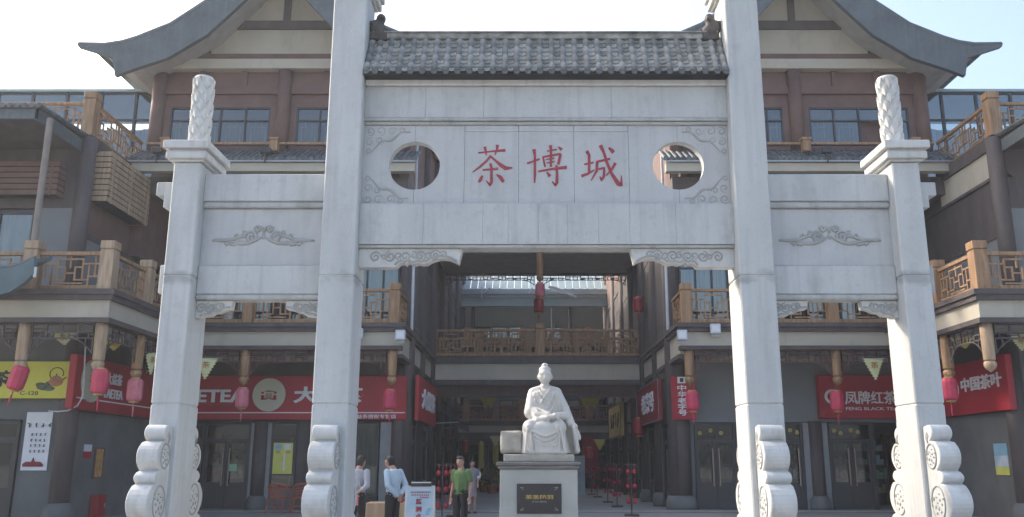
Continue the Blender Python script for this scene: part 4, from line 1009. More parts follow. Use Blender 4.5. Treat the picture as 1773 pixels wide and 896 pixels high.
# ---------------- building closing the lane ----------------
YK = 54.0; Z = lambda y: at(930, y, YK)[1]
K = empty('gallery_building', (BC, YK, 0), 'three storey gallery building closing the far end of the lane under a pale metal roof', 'building')
F = Fr((0, YK), (1, 0), (0, -1)); x0, x1 = -10, 11
part('main_wall', F, 'grey_panel', K, x0, x1, -12, -2.5, 0, Z(500)); 
part('lower_floor', F, 'soffit', K, x0, x1, -2.5, -.2, Z(748), Z(735))
part('floor_band', F, 'cream', K, x0, x1, -.2, 0, Z(749), Z(737)); part('upper_moulding', F, 'brown', K, x0, x1, -.2, .08, Z(736.8), Z(730)); part('lower_moulding', F, 'brown', K, x0, x1, -.3, .0, Z(762), Z(749.2))
railing(F, K, -8, 9, [at(x, 700, YK)[0] for x in (807, 904, 1020)], Z(729.5), h=Z(702) - Z(729.5), b=-.1, m='wood_red', pm='wood', pw=.34, ph=1.3)
part('upper_floor', F, 'soffit', K, x0, x1, -2.5, -.2, Z(600), Z(590)); part('gallery_beam', F, 'metal_roof', K, x0, x1, -.3, .1, Z(531), Z(516))
railing(F, K, -8, 9, [at(x, 700, YK)[0] for x in (807, 904, 1020)], Z(597), h=1.0, b=-.1, m='wood', pm='wood', pw=.3, ph=1.1)
for x in (-7, -3.4, 1.6, 2.7, 6.0): k = MB(); k.lathe([(.11, Z(597)), (.11, Z(530))], (x, YK + .3, 0), 8); obj('gallery_post', k, 'jamb' if x == 1.6 else 'brown', K)
FW = Fr((0, YK + 2.5), (1, 0), (0, -1))
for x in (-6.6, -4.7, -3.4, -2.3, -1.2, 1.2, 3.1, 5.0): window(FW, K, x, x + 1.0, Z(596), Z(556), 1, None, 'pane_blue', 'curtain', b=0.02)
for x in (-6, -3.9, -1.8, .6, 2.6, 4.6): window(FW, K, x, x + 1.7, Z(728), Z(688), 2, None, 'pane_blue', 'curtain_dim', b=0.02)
for x in (-4.6, -2.4, -.2, 2.0, 4.2): glass_door(FW, K, x, x + 2.1, 0, 2.6, 2, zt=2.1)
RF = empty('metal_roof', (0, 0, 0)); RF.parent = K
rwl = wloc(K); zt_, zb_ = Z(484), Z(502)
for i in range(46):
    k = MB(); x = -10 + i * .46
    k.add([(x, YK - .2, zb_), (x + .43, YK - .2, zb_), (x + .43, YK + 3.5, zt_ + 2.1), (x, YK + 3.5, zt_ + 2.1), (x, YK - .2, zb_ - .05), (x + .43, YK - .2, zb_ - .05), (x + .43, YK + 3.5, zt_ + 2.05), (x, YK + 3.5, zt_ + 2.05)],
          [(0, 1, 2, 3), (7, 6, 5, 4), (0, 4, 5, 1), (1, 5, 6, 2), (2, 6, 7, 3), (3, 7, 4, 0)])
    k.box(x + .40, x + .46, YK - .2, YK - .1, zb_ - .05, zb_ + .05)
    obj('roof_sheet', k, 'metal_roof', RF)
part('roof_fascia', F, 'metal', K, x0, x1, -.1, .25, Z(515), Z(503.5)); part('roof_gutter', F, 'metal_roof', K, x0, x1, .25, .4, Z(512), Z(508))
for (xa, ya, xb, yb) in ((834, 517, 834, 498), (834, 508, 849, 499), (915, 508, 922, 499), (950, 497, 962, 499), (962, 499, 998, 515)):
    k = MB(); a = at(xa, ya, YK - .6); b = at(xb, yb, YK - .6); k.bar((a[0], YK - .6, a[1]), (b[0], YK - .6, b[1]), .07 if xa < 950 else .13); obj('roof_bracket', k, 'lamp_white', K)
# ================= signs =================
def sign_box(name, F, m, a0, a1, b0, b1, z0, z1, label, cat='sign', group=None, trim=None):
    c = F.p((a0 + a1) / 2, b0, z0); e = empty(name, c, label, cat, group)
    k = MB(); F.box(k, a0, a1, b0, b1, z0, z1); obj('sign_board', k, m, e, bevel=.012)
    if trim:
        for (q0, q1, r0, r1) in ((a0, a1, z0, z0 + .04), (a0, a1, z1 - .04, z1), (a0, a0 + .04, z0 + .04, z1 - .04), (a1 - .04, a1, z0 + .04, z1 - .04)):
            k = MB(); F.box(k, q0, q1, b1, b1 + .02, r0, r1); obj('sign_trim', k, trim, e)
    return e
def disc(c, n, r, th, m, par, name='emblem'):
    k = MB(); q = Vector(n).to_track_quat('Z', 'Y').to_matrix(); vs = []
    for z in (0, th):
        for i in range(36): t = 2 * math.pi * i / 36; vs.append(Vector(c) + q @ Vector((r * math.cos(t), r * math.sin(t), z)))
    k.add(vs, [tuple(range(35, -1, -1)), tuple(range(36, 72))] + [(i, (i + 1) % 36, 36 + (i + 1) % 36, 36 + i) for i in range(36)])
    return obj(name, k, m, par)
W0 = Fr((0, YW), (1, 0), (0, -1)); SD = 0.30                    # world-aligned frame on the shop wall
def X(px, py=690, Y=YW - SD): return at(px, py, Y)[0]
def Zp(py, Y=YW - SD): return at(700, py, Y)[1]
e = sign_box('shop_sign', W0, 'sign_red', BC - UO + .05, BC - UI - .02, .03, SD, Zp(727), Zp(651), 'long red shop sign over the left shopfront, reading TAETEA beside a round cream emblem', 'sign')
yf = YW - SD
text('TAETEA', (X(359), yf - .01, Zp(686)), (1, 0, 0), X(426) - X(292), Zp(675) - Zp(697), 'sign_white', e, .05, .03)
disc((X(466), yf, Zp(684)), (0, -1, 0), .56, .06, 'emblem', e)
k = MB()
for poly in ([(-.26, .10), (.26, .10), (.26, .05), (.19, .02), (.17, .10), (.06, .14), (-.06, .14), (-.17, .10), (-.19, .02), (-.26, .05)], [(-.26, -.02), (-.16, -.02), (-.15, -.12), (.15, -.12), (.16, -.02), (.26, -.02), (.26, -.18), (.10, -.17), (0, -.14), (-.10, -.17), (-.26, -.18)]):
    k.prism([(X(466) + a, Zp(684) + b) for a, b in poly], lambda a, b, t: (a, t, b), yf - .075, yf - .055)
obj('emblem_mark', k, 'sign_red', e); text('益', (X(466), yf - .075, Zp(685)), (1, 0, 0), .26, .16, 'sign_dark_red', e, .012, .0)
text('大益茶', (X(569), yf - .01, Zp(684)), (1, 0, 0), X(629) - X(508), Zp(670) - Zp(699), 'sign_white', e, .05, .035)
k = MB(); W0.box(k, BC - UO + .1, BC - UI - .06, SD, SD + .012, Zp(715.8), Zp(714)); obj('sign_stripe', k, 'sign_white', e)
text('大益茶授权专营店', (X(648), yf - .004, Zp(721.5)), (1, 0, 0), X(686) - X(608), Zp(718) - Zp(725), 'sign_white', e, .01, .01)
Sl = lane(-1, UI)
e = sign_box('shop_sign', Sl, 'sign_red', YW - .28, 35.9, .27, .40, 2.98, 4.5, 'red shop sign with white letters, turned into the lane at the left corner', 'sign')
text('大益茶', (BC - UI + .405, 33.0, 3.78), (0, 1, 0), 4.2, .72, 'sign_white', e, .05, .05)
# sign on the inner wall of the left wing
Sw = lane(-1, UG)
e = sign_box('shop_sign', Sw, 'sign_red', atx(129, 662, BC - UG + .22)[0], YW - .32, .02, .22, 3.02, 4.52, 'red sign on the inner wall of the left wing with small white TAETEA lettering', 'sign')
xw = BC - UG + .225
ax = lambda px: atx(px, 665, xw)[0]
disc((xw, ax(158), 3.85), (1, 0, 0), .60, .05, 'emblem', e)
text('茶', (xw + .05, ax(157), 3.85), (0, 1, 0), .42, .42, 'gold', e, .02, .01)
text('大益茶', (xw, ax(197) , 4.02), (0, 1, 0), 1.0, .34, 'sign_white', e, .03, .02); text('TAETEA', (xw, ax(197), 3.58), (0, 1, 0), 1.25, .27, 'sign_white', e, .03, .02)
k = MB(); Sw.box(k, atx(131, 700, xw)[0], YW - .35, .22, .235, 3.32, 3.355); obj('sign_stripe', k, 'sign_white', e)
# yellow sign on the left wing
FWl = Fr((0, 24.8), (1, 0), (0, -1)); yz = lambda py: at(60, py, 24.5)[1]; yx = lambda px: at(px, 660, 24.5)[0]
e = sign_box('shop_sign', FWl, 'sign_yellow', yx(-150), yx(124), .03, .3, yz(690), yz(626), 'yellow tea shop sign with a printed teapot on the left wing', 'sign')
text('茶', (yx(2), 24.5, yz(656)), (1, 0, 0), .62, .46, 'ink', e, .015, .02); text('茗', (yx(-40), 24.5, yz(656)), (1, 0, 0), .62, .46, 'ink', e, .015, .02)
text('C-128', (yx(53), 24.5, yz(681)), (1, 0, 0), .50, .11, 'ink', e, .01)
k = MB(); c = (yx(97), yz(660)); k.prism([(c[0] + .20 * math.cos(t) * (1 if math.sin(t) < .3 else .8), c[1] + .15 * math.sin(t)) for t in [i * math.pi / 10 for i in range(20)]], lambda a, b, t: (a, t, b), 24.48, 24.5)
k.prism([(c[0] + .18, c[1]), (c[0] + .30, c[1] + .10), (c[0] + .27, c[1] + .12), (c[0] + .15, c[1] + .05)], lambda a, b, t: (a, t, b), 24.482, 24.5)
obj('teapot_print', k, 'teapot', e)
k = MB(); k.tube([(c[0] + .19 * math.cos(t), 24.49, c[1] + .2 + .17 * math.sin(t)) for t in [i * math.pi / 12 - .4 for i in range(22)]], .012, 5); k.ball((c[0], 24.49, c[1] + .17), (.02, .01, .03)); obj('teapot_handle_print', k, 'ink', e)
k = MB(); c = (yx(78), yz(670))
for (dx, dz, rx, rz) in ((0, 0, .22, .1), (-.12, .06, .13, .06), (.14, -.05, .16, .07), (.08, .10, .05, .05)): k.ball((c[0] + dx, 24.495, c[1] + dz), (rx, .008, rz))
obj('tea_leaf_print', k, 'leaf', e)
# right side signs
Sr = lane(1, UI)
e = sign_box('shop_sign', Sr, 'sign_dark_red', 30.7, 36.8, .27, .40, 3.0, 4.45, 'dark red sign with white brush lettering, turned into the lane at the right corner', 'sign', trim='jamb')
text('老茶号', (BC + UI - .405, 33.5, 3.75), (0, -1, 0), 3.4, .75, 'sign_white', e, .03, .03)
ez = lambda py: at(1185, py, 29.9)[1]; ex = lambda px: at(px, 690, 29.9)[0]
e = sign_box('vertical_sign', W0, 'sign_red', ex(1163), ex(1205), .38, .5, ez(727), ez(652), 'narrow vertical red sign with five white characters, beside a lantern', 'sign')
for ch, py in zip('中华老字号', (672, 683, 694, 704.5, 715)): text(ch, (ex(1181), 29.9, ez(py)), (1, 0, 0), .30, .19, 'sign_white', e, .02, .02)
k = MB(); k.box(ex(1174), ex(1188), 29.88, 29.9, ez(664), ez(653)); 
obj('logo_tile', k, 'sign_white', e); k = MB(); k.box(ex(1178), ex(1184), 29.868, 29.881, ez(662), ez(655)); obj('logo_mark', k, 'ink', e)
e = sign_box('shop_sign', W0, 'sign_red', X(1418), X(1600), .03, SD, Zp(725), Zp(650), 'red sign with white characters above FENG BLACK TEA on the right shopfront', 'sign')
text('凤牌红茶', (X(1507), yf - .0, Zp(689)), (1, 0, 0), X(1551) - X(1462), Zp(678) - Zp(701), 'sign_white', e, .04, .012)
text('FENG BLACK TEA', (X(1508), yf - .0, Zp(708)), (1, 0, 0), X(1553) - X(1463), Zp(705.5) - Zp(711), 'sign_white', e, .02, .01)
k = MB()
for i in range(5): relief(k, spiral(X(1441), Zp(689), .26 - .045 * i, .2 - .04 * i, .42, 1.2 + i * 1.25, 12), yf - .01, .035)
obj('emblem_mark', k, 'sign_white', e, smooth=True)
Sv = lane(1, UG)
e = sign_box('shop_sign', Sv, 'sign_red', atx(1745, 665, BC + UG - .2)[0], YW - .5, .02, .2, 3.0, 4.55, 'red sign on the inner side of the right wing, four white characters and a ring', 'sign')
xr = BC + UG - .205; ar = lambda px: atx(px, 670, xr)[0]
text('中国茶叶', (xr, (ar(1665) + ar(1736)) / 2, 3.88), (0, -1, 0), abs(ar(1736) - ar(1665)), .42, 'sign_white', e, .03, .02)
k = MB(); k.tube([(xr, ar(1648) + .40 * math.cos(t), 3.8 + .36 * math.sin(t)) for t in [i * math.pi / 12 for i in range(25)]], .035, 6); obj('ring_mark', k, 'sign_white', e)
# gold sign deep in the lane
e = sign_box('shop_sign', lane(1, UI - .55), 'sign_gold', 40.5, 46.5, .0, .15, 2.75, 4.3, 'gold shop sign with black brush writing inside the lane on the right', 'sign', trim='frame')
k = MB(); xg = BC + UI - .55 - .152; rr = random.Random(9)
for i, y in enumerate((41.6, 42.7, 43.8, 44.9)):
    for j in range(4):
        a = rr.uniform(-.3, .3); b = rr.uniform(-.3, .3); c = rr.uniform(-.35, .35); d = rr.uniform(-.4, .4)
        k.bar((xg, y + a, 3.55 + b), (xg, y + c, 3.55 + d), .07)
obj('brush_writing', k, 'ink', e, kind='stuff')
part('bracket_arm', lane(1, UI - .55), 'frame', e, 41, 41.1, -.55, 0, 3.3, 3.4); part('bracket_arm', lane(1, UI - .55), 'frame', e, 46, 46.1, -.55, 0, 3.3, 3.4)

# ---------------- posters, notices and small wall things ----------------
def poster(name, F, m, a0, a1, b, z0, z1, label, cat='poster', frame=None, th=.02):
    e = empty(name, F.p((a0 + a1) / 2, b, z0), label, cat)
    k = MB(); F.box(k, a0, a1, b, b + th, z0, z1); obj('sheet', k, m, e)
    if frame:
        k = MB(); f = .05
        F.box(k, a0 - f, a1 + f, b, b + th + .02, z0 - f, z0); F.box(k, a0 - f, a1 + f, b, b + th + .02, z1, z1 + f); F.box(k, a0 - f, a0, b, b + th + .02, z0, z1); F.box(k, a1, a1 + f, b, b + th + .02, z0, z1)
        obj('frame', k, frame, e)
    return e
Y_ = 24.76; zx = lambda py: at(60, py, Y_)[1]; xx = lambda px: at(px, 765, Y_)[0]
e = poster('poster', FWl, 'paper_white', xx(41), xx(86), .02, zx(815), zx(714), 'tall white poster with rows of small dark writing on the left wing')
rr = random.Random(5)
for row, (py, n, sz) in enumerate(((737, 4, .12), (753, 4, .075), (763, 4, .075), (772, 4, .075), (782, 4, .075))):
    for i in range(n):
        k = MB(); cx = xx(66) + (i - (n - 1) / 2) * sz * 1.6; cz = zx(py)
        for j in range(4): k.box(cx + rr.uniform(-.5, .1) * sz, cx + rr.uniform(.1, .5) * sz, Y_ - .026 - .001 * j, Y_ - .02, cz + (j - 1.5) * sz * .27, cz + (j - 1.5) * sz * .27 + sz * .12)
        k.box(cx - sz * .07, cx + sz * .07, Y_ - .031, Y_ - .02, cz - sz * .45, cz + sz * .45)
        obj('writing_mark', k, 'ink', e)
k = MB(); c = (xx(62), zx(805)); k.box(c[0] - .28, c[0] + .28, Y_ - .028, Y_ - .02, c[1] - .05, c[1]); k.prism([(c[0] - .3, c[1]), (c[0] + .3, c[1]), (c[0] + .2, c[1] + .08), (c[0] + .05, c[1] + .08), (c[0], c[1] + .2), (c[0] - .05, c[1] + .08), (c[0] - .2, c[1] + .08)], lambda a, b, t: (a, t, b), Y_ - .03, Y_ - .02); obj('building_print', k, 'sign_dark_red', e)
sw_a = lambda px: ((BC - UO + .02) * -FPX / (913 - px)) / .974 + .1
xq = BC - UG + .02
def onw(x0, y0, x1, y1, xc):
    ym = (y0 + y1) / 2; xm = (x0 + x1) / 2; ya, yb = sorted((atx(x0, ym, xc)[0], atx(x1, ym, xc)[0])); za, zb = sorted((atx(xm, y0, xc)[1], atx(xm, y1, xc)[1])); return ya, yb, za, zb
q = onw(145, 770, 158, 794, xq); e = poster('notice', Sw, 'paper_white', q[0], q[1], .01, (q[2] + q[3]) / 2, q[3], 'small notice, white above and red below, on the left wing wall', 'notice'); k = MB(); Sw.box(k, q[0], q[1], .011, .036, q[2], (q[2] + q[3]) / 2 - .004); obj('red_half', k, 'sign_red', e)
q = onw(163.5, 778, 177, 826, xq); poster('framed_notice', Sw, 'poster_orange', q[0], q[1], .01, q[2], q[3], 'orange notice in a dark wooden frame on the left wing wall', 'notice', 'red_brown')
q = onw(164, 855, 179, 886, xq + .15); q = (q[0], q[1], .03, .66)
e = empty('fire_box', (BC - UG + .15, q[0], 0.02), 'small red fire cabinet on the ground by the left wing wall', 'fire cabinet')
k = MB(); Sw.box(k, q[0], q[1], .03, .25, q[2], q[3]); obj('cabinet', k, 'sign_red', e, bevel=.015); k = MB(); Sw.box(k, q[0] + .05, q[1] - .05, .25, .262, q[2] + .05, q[3] - .05); obj('door', k, 'sign_red', e, bevel=.005); k = MB(); Sw.box(k, q[1] - .15, q[1] - .1, .262, .29, .3, .42); obj('handle', k, 'metal', e)
Xs = lambda px: at(px, 790, YW - .1)[0]; Zs = lambda py: at(700, py, YW - .1)[1]
e = poster('poster', W0, 'poster_yellow', Xs(473), Xs(507), .09, Zs(821), Zs(767), 'yellow poster in the shop window above the cane chairs', 'poster', 'frame')
k = MB(); W0.box(k, Xs(476), Xs(487), .11, .114, Zs(779), Zs(769)); obj('blue_print', k, 'poster_sky', e); k = MB(); W0.box(k, Xs(492), Xs(502), .11, .114, Zs(779), Zs(769)); obj('pale_print', k, 'paper_white', e)
k = MB()
for (px, py, r) in ((481, 783, .09), (499, 783, .09)): k.ball((Xs(px), YW - .112, Zs(py)), (r, .006, .05))
obj('tea_print', k, 'gold', e); k = MB(); k.box(Xs(491), Xs(494), YW - .116, YW - .11, Zs(815), Zs(785)); obj('pale_print', k, 'paper_white', e)
poster('notice', W0, 'poster_green', Xs(397), Xs(411), .06, Zs(816), Zs(804), 'small green notice taped to the glass door of the left shop', 'notice')
q = onw(1723, 823, 1746, 768, BC + UG - .02); h = q[3] - q[2]
e = poster('poster', Sv, 'poster_sky', q[0], q[1], .01, q[2] + h * .62, q[3], 'blue and yellow landscape poster on the right wing wall')
k = MB(); Sv.box(k, q[0], q[1], .012, .034, q[2] + h * .26, q[2] + h * .62 - .002); obj('pale_print', k, 'paper_blue', e); k = MB(); Sv.box(k, q[0], q[1], .012, .036, q[2], q[2] + h * .26 - .002); obj('yellow_print', k, 'poster_yellow', e)
# drooping cable under the yellow sign
cb = MB(); pts = [at(px, py, 24.35) for px, py in ((148, 600), (146, 640), (145, 665), (142, 690), (134, 703), (118, 711), (100, 713), (84, 712))]
cb.tube([(p[0], 24.35, p[1]) for p in pts], .022, 6); obj('cable', cb, 'cable', None, label='pale cable drooping round the corner under the yellow sign', category='cable')
# floodlights on the first floor band
def flood(F, a, b, z, label):
    e = empty('floodlight', F.p(a, b, z), label, 'floodlight', 'floodlights on the balcony edges')
    k = MB(); F.box(k, a - .16, a + .16, b + .05, b + .2, z + .08, z + .40); obj('housing', k, 'lamp_white', e, bevel=.02)
    k = MB(); F.box(k, a - .12, a + .12, b + .2, b + .212, z + .14, z + .34); obj('lens', k, 'paper_white', e)
    k = MB(); F.box(k, a - .13, a + .13, b, b + .06, z, z + .09); obj('bracket', k, 'metal', e)
FL = front(-1, YB); FR_ = front(1, YB)
flood(FL, UI - .05, .17, 5.3, 'pale floodlight at the balcony corner left of the lane'); flood(FL, UI + 1.3, .17, 5.35, 'pale floodlight on the left balcony edge half hidden by the gate pillar')
flood(FR_, UI - .02, .17, 5.3, 'pale floodlight at the balcony corner right of the lane'); flood(FR_, UI + 1.05, .17, 5.5, 'single pale floodlight on the right balcony edge beside the gate pillar')
# small lamps on the skirt roofs
for px, lab in ((272, 'small floodlight on the left skirt roof beside the pillar finial'), (460, 'small floodlight on the left skirt roof between finial and tall pillar'), (1432, 'small floodlight on the right skirt roof above the side lintel')):
    x, z = at(px, 266, 27.3); e = empty('floodlight', (x, 27.3, z), lab, 'floodlight', 'floodlights on the skirt roofs')
    k = MB(); k.box(x - .16, x + .16, 27.2, 27.4, z, z + .2); obj('housing', k, 'frame', e, bevel=.02); k = MB(); k.box(x - .03, x + .03, 27.28, 27.4, z - .3, z); obj('bracket', k, 'frame', e)

# ---------------- lanterns ----------------
def make_lantern(m, h=.62, r=.21):
    e = empty('lantern', (0, 0, 0))
    k = MB(); n = 20; pr = [(r * .72, -h), (r * .93, -h + .045), (r, -h + .1), (r * 1.02, -h / 2), (r, -.1), (r * .93, -.045), (r * .72, 0)]; vs = []
    for rr_, z in pr:
        for i in range(n): t = 2 * math.pi * i / n; q = rr_ * (1.0 if i % 2 else .955); vs.append((q * math.cos(t), q * math.sin(t), z))
    k.add(vs, [(i * n + j, i * n + (j + 1) % n, (i + 1) * n + (j + 1) % n, (i + 1) * n + j) for i in range(len(pr) - 1) for j in range(n)]); obj('shade', k, m, e, local=True)
    k = MB(); k.lathe([(r * .5, .0), (r * .62, .0), (r * .62, .035), (r * .5, .035)], (0, 0, 0), 14); obj('top_rim', k, 'gold', e, local=True)
    k = MB(); k.lathe([(r * .5, -h - .035), (r * .62, -h - .035), (r * .62, 0 - h), (r * .5, -h)], (0, 0, 0), 14); obj('bottom_rim', k, 'gold', e, local=True)
    k = MB(); k.tube([(0, 0, .03), (0, 0, .30)], .012, 5); obj('cord', k, 'frame', e, local=True)
    k = MB(); k.lathe([(.012, -h - .42), (.03, -h - .16), (.012, -h - .1), (.02, -h - .06), (.01, -h - .03)], (0, 0, 0), 8); obj('tassel', k, m, e, local=True)
    return e
protos = {}
def lantern(m, x, y, z, label, group, tilt=0, sc_=1.0):
    if m not in protos: protos[m] = make_lantern(m); o = protos[m]
    else: o = copy_tree(protos[m])
    o.location = (x, y, z); o.scale = (sc_,) * 3; o.rotation_euler = (0, R(tilt), R(random.uniform(0, 90))) if not tilt else (0, R(tilt), 0); tag(o, label, 'lantern', group)
G1 = 'red lanterns hanging from the balcony posts'
for (px, py, Y, m, tl, lab) in (
    (39, 634, 22.4, 'lantern_red', 14, 'tilted pink red lantern in front of the yellow sign'),
    (175.5, 640, 22.4, 'lantern_red', 0, 'pink red lantern at the left wing corner over the round emblem'),
    (235.5, 657, 24.6, 'lantern_pink', 0, 'faded pink lantern right beside the left outer gate pillar'),
    (420.5, 673, 28.2, 'lantern_pink', 0, 'faded lantern between the TAETEA letters and the emblem'),
    (675.5, 676, 28.2, 'lantern_red', 0, 'pink red lantern at the lane end of the left balcony'),
    (1198.5, 678, 28.2, 'lantern_red', 0, 'bright red lantern beside the narrow vertical sign'),
    (1448, 678, 28.2, 'lantern_red', 0, 'red lantern hanging in front of the FENG BLACK TEA sign'),
    (1642, 655, 24.6, 'lantern_red', 0, 'large red lantern right of the right outer gate pillar')):
    x, z = at(px, py, Y); lantern(m, x, Y, z, lab, G1, tl)
G2 = 'lanterns hanging in and over the lane'
for (px, py, Y, m, s_, lab) in (
    (935, 491, 37.3, 'lantern_pink', 1.0, 'pale pink lantern under the middle post of the footbridge roof'),
    (933, 517, 40.0, 'lantern_deep', 1.1, 'deep red lantern just below the pale pink one over the bridge'),
    (1105, 516, 36.0, 'lantern_deep', 1.0, 'deep red lantern high on the right lane wall'),
    (1106, 725, 36.0, 'lantern_deep', 1.1, 'deep red lantern low on the right lane wall by the dark red sign'),
    (806, 764, 44.0, 'lantern_deep', .8, 'small red lantern above the green shirt under the awning'),
    (1021, 775, 46.0, 'lantern_red', .8, 'small red lantern at the far end of the lane right of the statue')):
    x, z = at(px, py, Y); lantern(m, x, Y, z, lab, G2, 0, s_)
# racks of small lanterns along the lane
def rack(px, Y, n, lab):
    x = at(px, 850, Y)[0]; e = empty('lantern_rack', (x, Y, 0), lab, 'lantern rack', 'racks of small red lanterns along the lane')
    k = MB(); k.tube([(x, Y, 0), (x, Y, 1.55)], .02, 6); k.box(x - .2, x + .2, Y - .2, Y + .2, 0, .06); k.bar((x - .2, Y, 1.52), (x + .2, Y, 1.52), .03); obj('stand', k, 'frame', e)
    for i in range(n):
        for sx in (-.10, .10):
            k = MB(); z = 1.30 - i * .43; k.ball((x + sx, Y - .05, z), (.066, .066, .082), n=12, m=8); k.tube([(x + sx, Y - .05, z + .07), (x + sx, Y - .05, z + .25)], .012, 5); obj('small_lantern', k, 'lantern_deep', e, smooth=True)
for i, (px, Y) in enumerate(((766, 24.5), (786, 27.0))): rack(px, Y, 3, ('lantern rack behind the white board, left side of the lane', 'lantern rack partly hidden by the man in green')[i])
for i, (px, Y, n) in enumerate(((1093, 27.5, 3), (1068, 33.0, 3), (1052, 36.5, 3), (1034, 42.0, 3), (1024, 45.0, 3))):
    rack(px, Y, n, ('nearest lantern rack on the right side of the lane', 'second lantern rack on the right side of the lane', 'third lantern rack on the right, below the gold sign', 'fourth lantern rack on the right side of the lane', 'farthest lantern rack on the right, beside the pedestal')[i])

# ---------------- pennants ----------------
def pennant(px, py, Y, w_, h, m, lab, rz=0, ry=0, group='yellow pennants strung under the balconies', fold=0, writing=True):
    x, z = at(px, py, Y); e = empty('pennant', (x, Y, z), lab, 'pennant', group)
    k = MB(); n = 7; pts = [(-w_ / 2, 0)]
    for i in range(n):
        t = (i + .5) / n; pts.append((-w_ / 2 * (1 - t) * .93 - .0, -h * t * .98)); pts.append((-w_ / 2 * (1 - t) - .03, -h * (t + .04)))
    pts.append((0, -h))
    pts += [(-a, b) for a, b in pts[-2::-1]]
    k.prism(pts, lambda a, b, t: (a, t + .05 * math.sin(a * 7 + b * 3) , b), -.006, .006)
    o = obj('cloth', k, m, e, local=True)
    k = MB(); k.tube([(-w_ / 2 - .02, 0, .01), (w_ / 2 + .02, 0, .01)], .012, 5); obj('rod', k, 'cable', e, local=True)
    if writing:
        c = text('茶', (0, 0, 0), (1, 0, 0), w_ * .36, w_ * .30, 'pennant_ink', None, .01, .01)
        c.parent = e; c.location = (0, -.065, -h * .30 - w_ * .15)
    e.rotation_euler = (R(ry), 0, R(rz)); return e
pennant(110, 577, 23.2, .62, .34, 'pennant', 'pale yellow pennant folded up under the left wing balcony', 8, 38)
pennant(200, 588, 24.0, .60, .34, 'pennant_gold', 'dull yellow pennant beside the corner post of the left wing', 30, 40)
pennant(264, 612, 25.5, .55, .62, 'pennant', 'yellow pennant seen edge on beside the left outer pillar', 62, 5)
pennant(358, 621, 27.6, .64, .66, 'pennant', 'yellow pennant hanging right beside the left outer pillar', 10, 0)
pennant(1512, 622, 27.6, .66, .66, 'pennant', 'yellow serrated pennant above the FENG BLACK TEA sign', 0, 0)
pennant(1668, 585, 24.0, .60, .34, 'pennant_gold', 'tilted pale pennant beside the corner post of the right wing', -35, 42)
pennant(1768, 580, 23.2, .66, .42, 'pennant', 'pale yellow pennant at the right picture edge', -5, 15)
G3 = 'yellow pennants strung across the lane'
for (px, py, Y, w_, h, m, lab) in ((841, 675, 42, .9, .9, 'pennant_gold', 'larger gold pennant left of the statue'), (850, 689, 41, .55, .5, 'pennant_gold', 'small gold pennant overlapping the larger one left of the statue'),
    (858, 756, 48, .6, .55, 'pennant', 'pale small pennant low down left of the statue'), (1029, 676, 42, .95, .85, 'pennant_gold', 'larger gold pennant right of the statue'),
    (1015, 689, 41, .6, .5, 'pennant_gold', 'small gold pennant overlapping the larger one right of the statue'), (1038, 762, 40, .5, .45, 'pennant_gold', 'small gold pennant beside the gold sign')):
    pennant(px, py, Y, w_, h, m, lab, random.uniform(-10, 10), 0, G3, writing=w_ > .7)
for nm, pts, lab in (('string', ((262, 610, 25.5), (358, 620, 27.6), (560, 612, 27.6), (700, 622, 28.6)), 'thin line carrying the pennants in front of the left shop'), ('string', ((1200, 620, 28.5), (1512, 621, 27.6), (1640, 596, 24.4)), 'thin line carrying the pennants in front of the right shop'),
    ('string', ((760, 668, 42), (841, 674, 42), (935, 670, 42), (1029, 675, 42), (1095, 668, 42)), 'thin line carrying the pennants across the lane')):
    k = MB(); k.tube([(at(a, b, Y)[0], Y, at(a, b, Y)[1] + .02) for a, b, Y in pts], .006, 4); obj(nm, k, 'frame', None, label=lab, category='string')

# ---------------- statue and pedestal ----------------
PXc = 0.205; PYf2 = 16.2
e = empty('pedestal', (PXc, 16.95, 0), 'grey granite pedestal with a dark moulding and a black inscribed plaque under the statue', 'pedestal')
k = MB(); k.box(PXc - .70, PXc + .70, PYf2 + .05, 17.65, 0.22, 1.47); k.box(PXc - .705, PXc + .705, PYf2 + .045, 17.655, .22, .80); obj('body', k, 'ped_stone', e, bevel=.008)
k = MB(); k.box(PXc - .735, PXc + .735, PYf2 + .01, 17.70, 1.475, 1.54); k.box(PXc - .76, PXc + .76, PYf2 - .02, 17.73, 1.54, 1.60); obj('top_moulding', k, 'ped_dark', e, bevel=.012)
k = MB(); k.box(PXc - .85, PXc + .85, PYf2 - .1, 17.8, 0, .215); obj('base_step', k, 'ped_stone', e, bevel=.012)
px0, pz0 = at(895, 890, PYf2 + .03); px1, pz1 = at(972, 838, PYf2 + .03)
k = MB(); k.box(px0, px1, PYf2 + .015, PYf2 + .05, pz0, pz1); pq = obj('plaque', k, 'black_granite', e, bevel=.004)
k = MB(); y = PYf2 + .012
for (x, sx) in ((px0 + .06, 1), (px1 - .06, -1)):
    for (z, sz) in ((pz0 + .06, 1), (pz1 - .06, -1)): k.bar((x, y, z), (x + sx * .06, y, z + sz * .05), .022, .006); k.bar((x, y, z), (x + sx * .07, y, z + sz * .01), .012, .006)
obj('corner_ornament', k, 'metal', pq, kind='stuff')
text('茶圣陆羽', ((px0 + px1) / 2, y, (pz0 + pz1) / 2 + .03), (1, 0, 0), .50, .075, 'gold', pq, .004, .02); text('(733-804)', ((px0 + px1) / 2, y, (pz0 + pz1) / 2 - .055), (1, 0, 0), .26, .035, 'metal', pq, .004)
SY = 17.0
st = empty('statue', (PXc, SY, 1.60), 'white stone statue of a seated bearded scholar in a long robe', 'statue')
k = MB(); k.box(PXc - .64, PXc + .655, 16.4, 17.5, 1.603, 1.735); obj('base_slab', k, 'rock', st, bevel=.015)
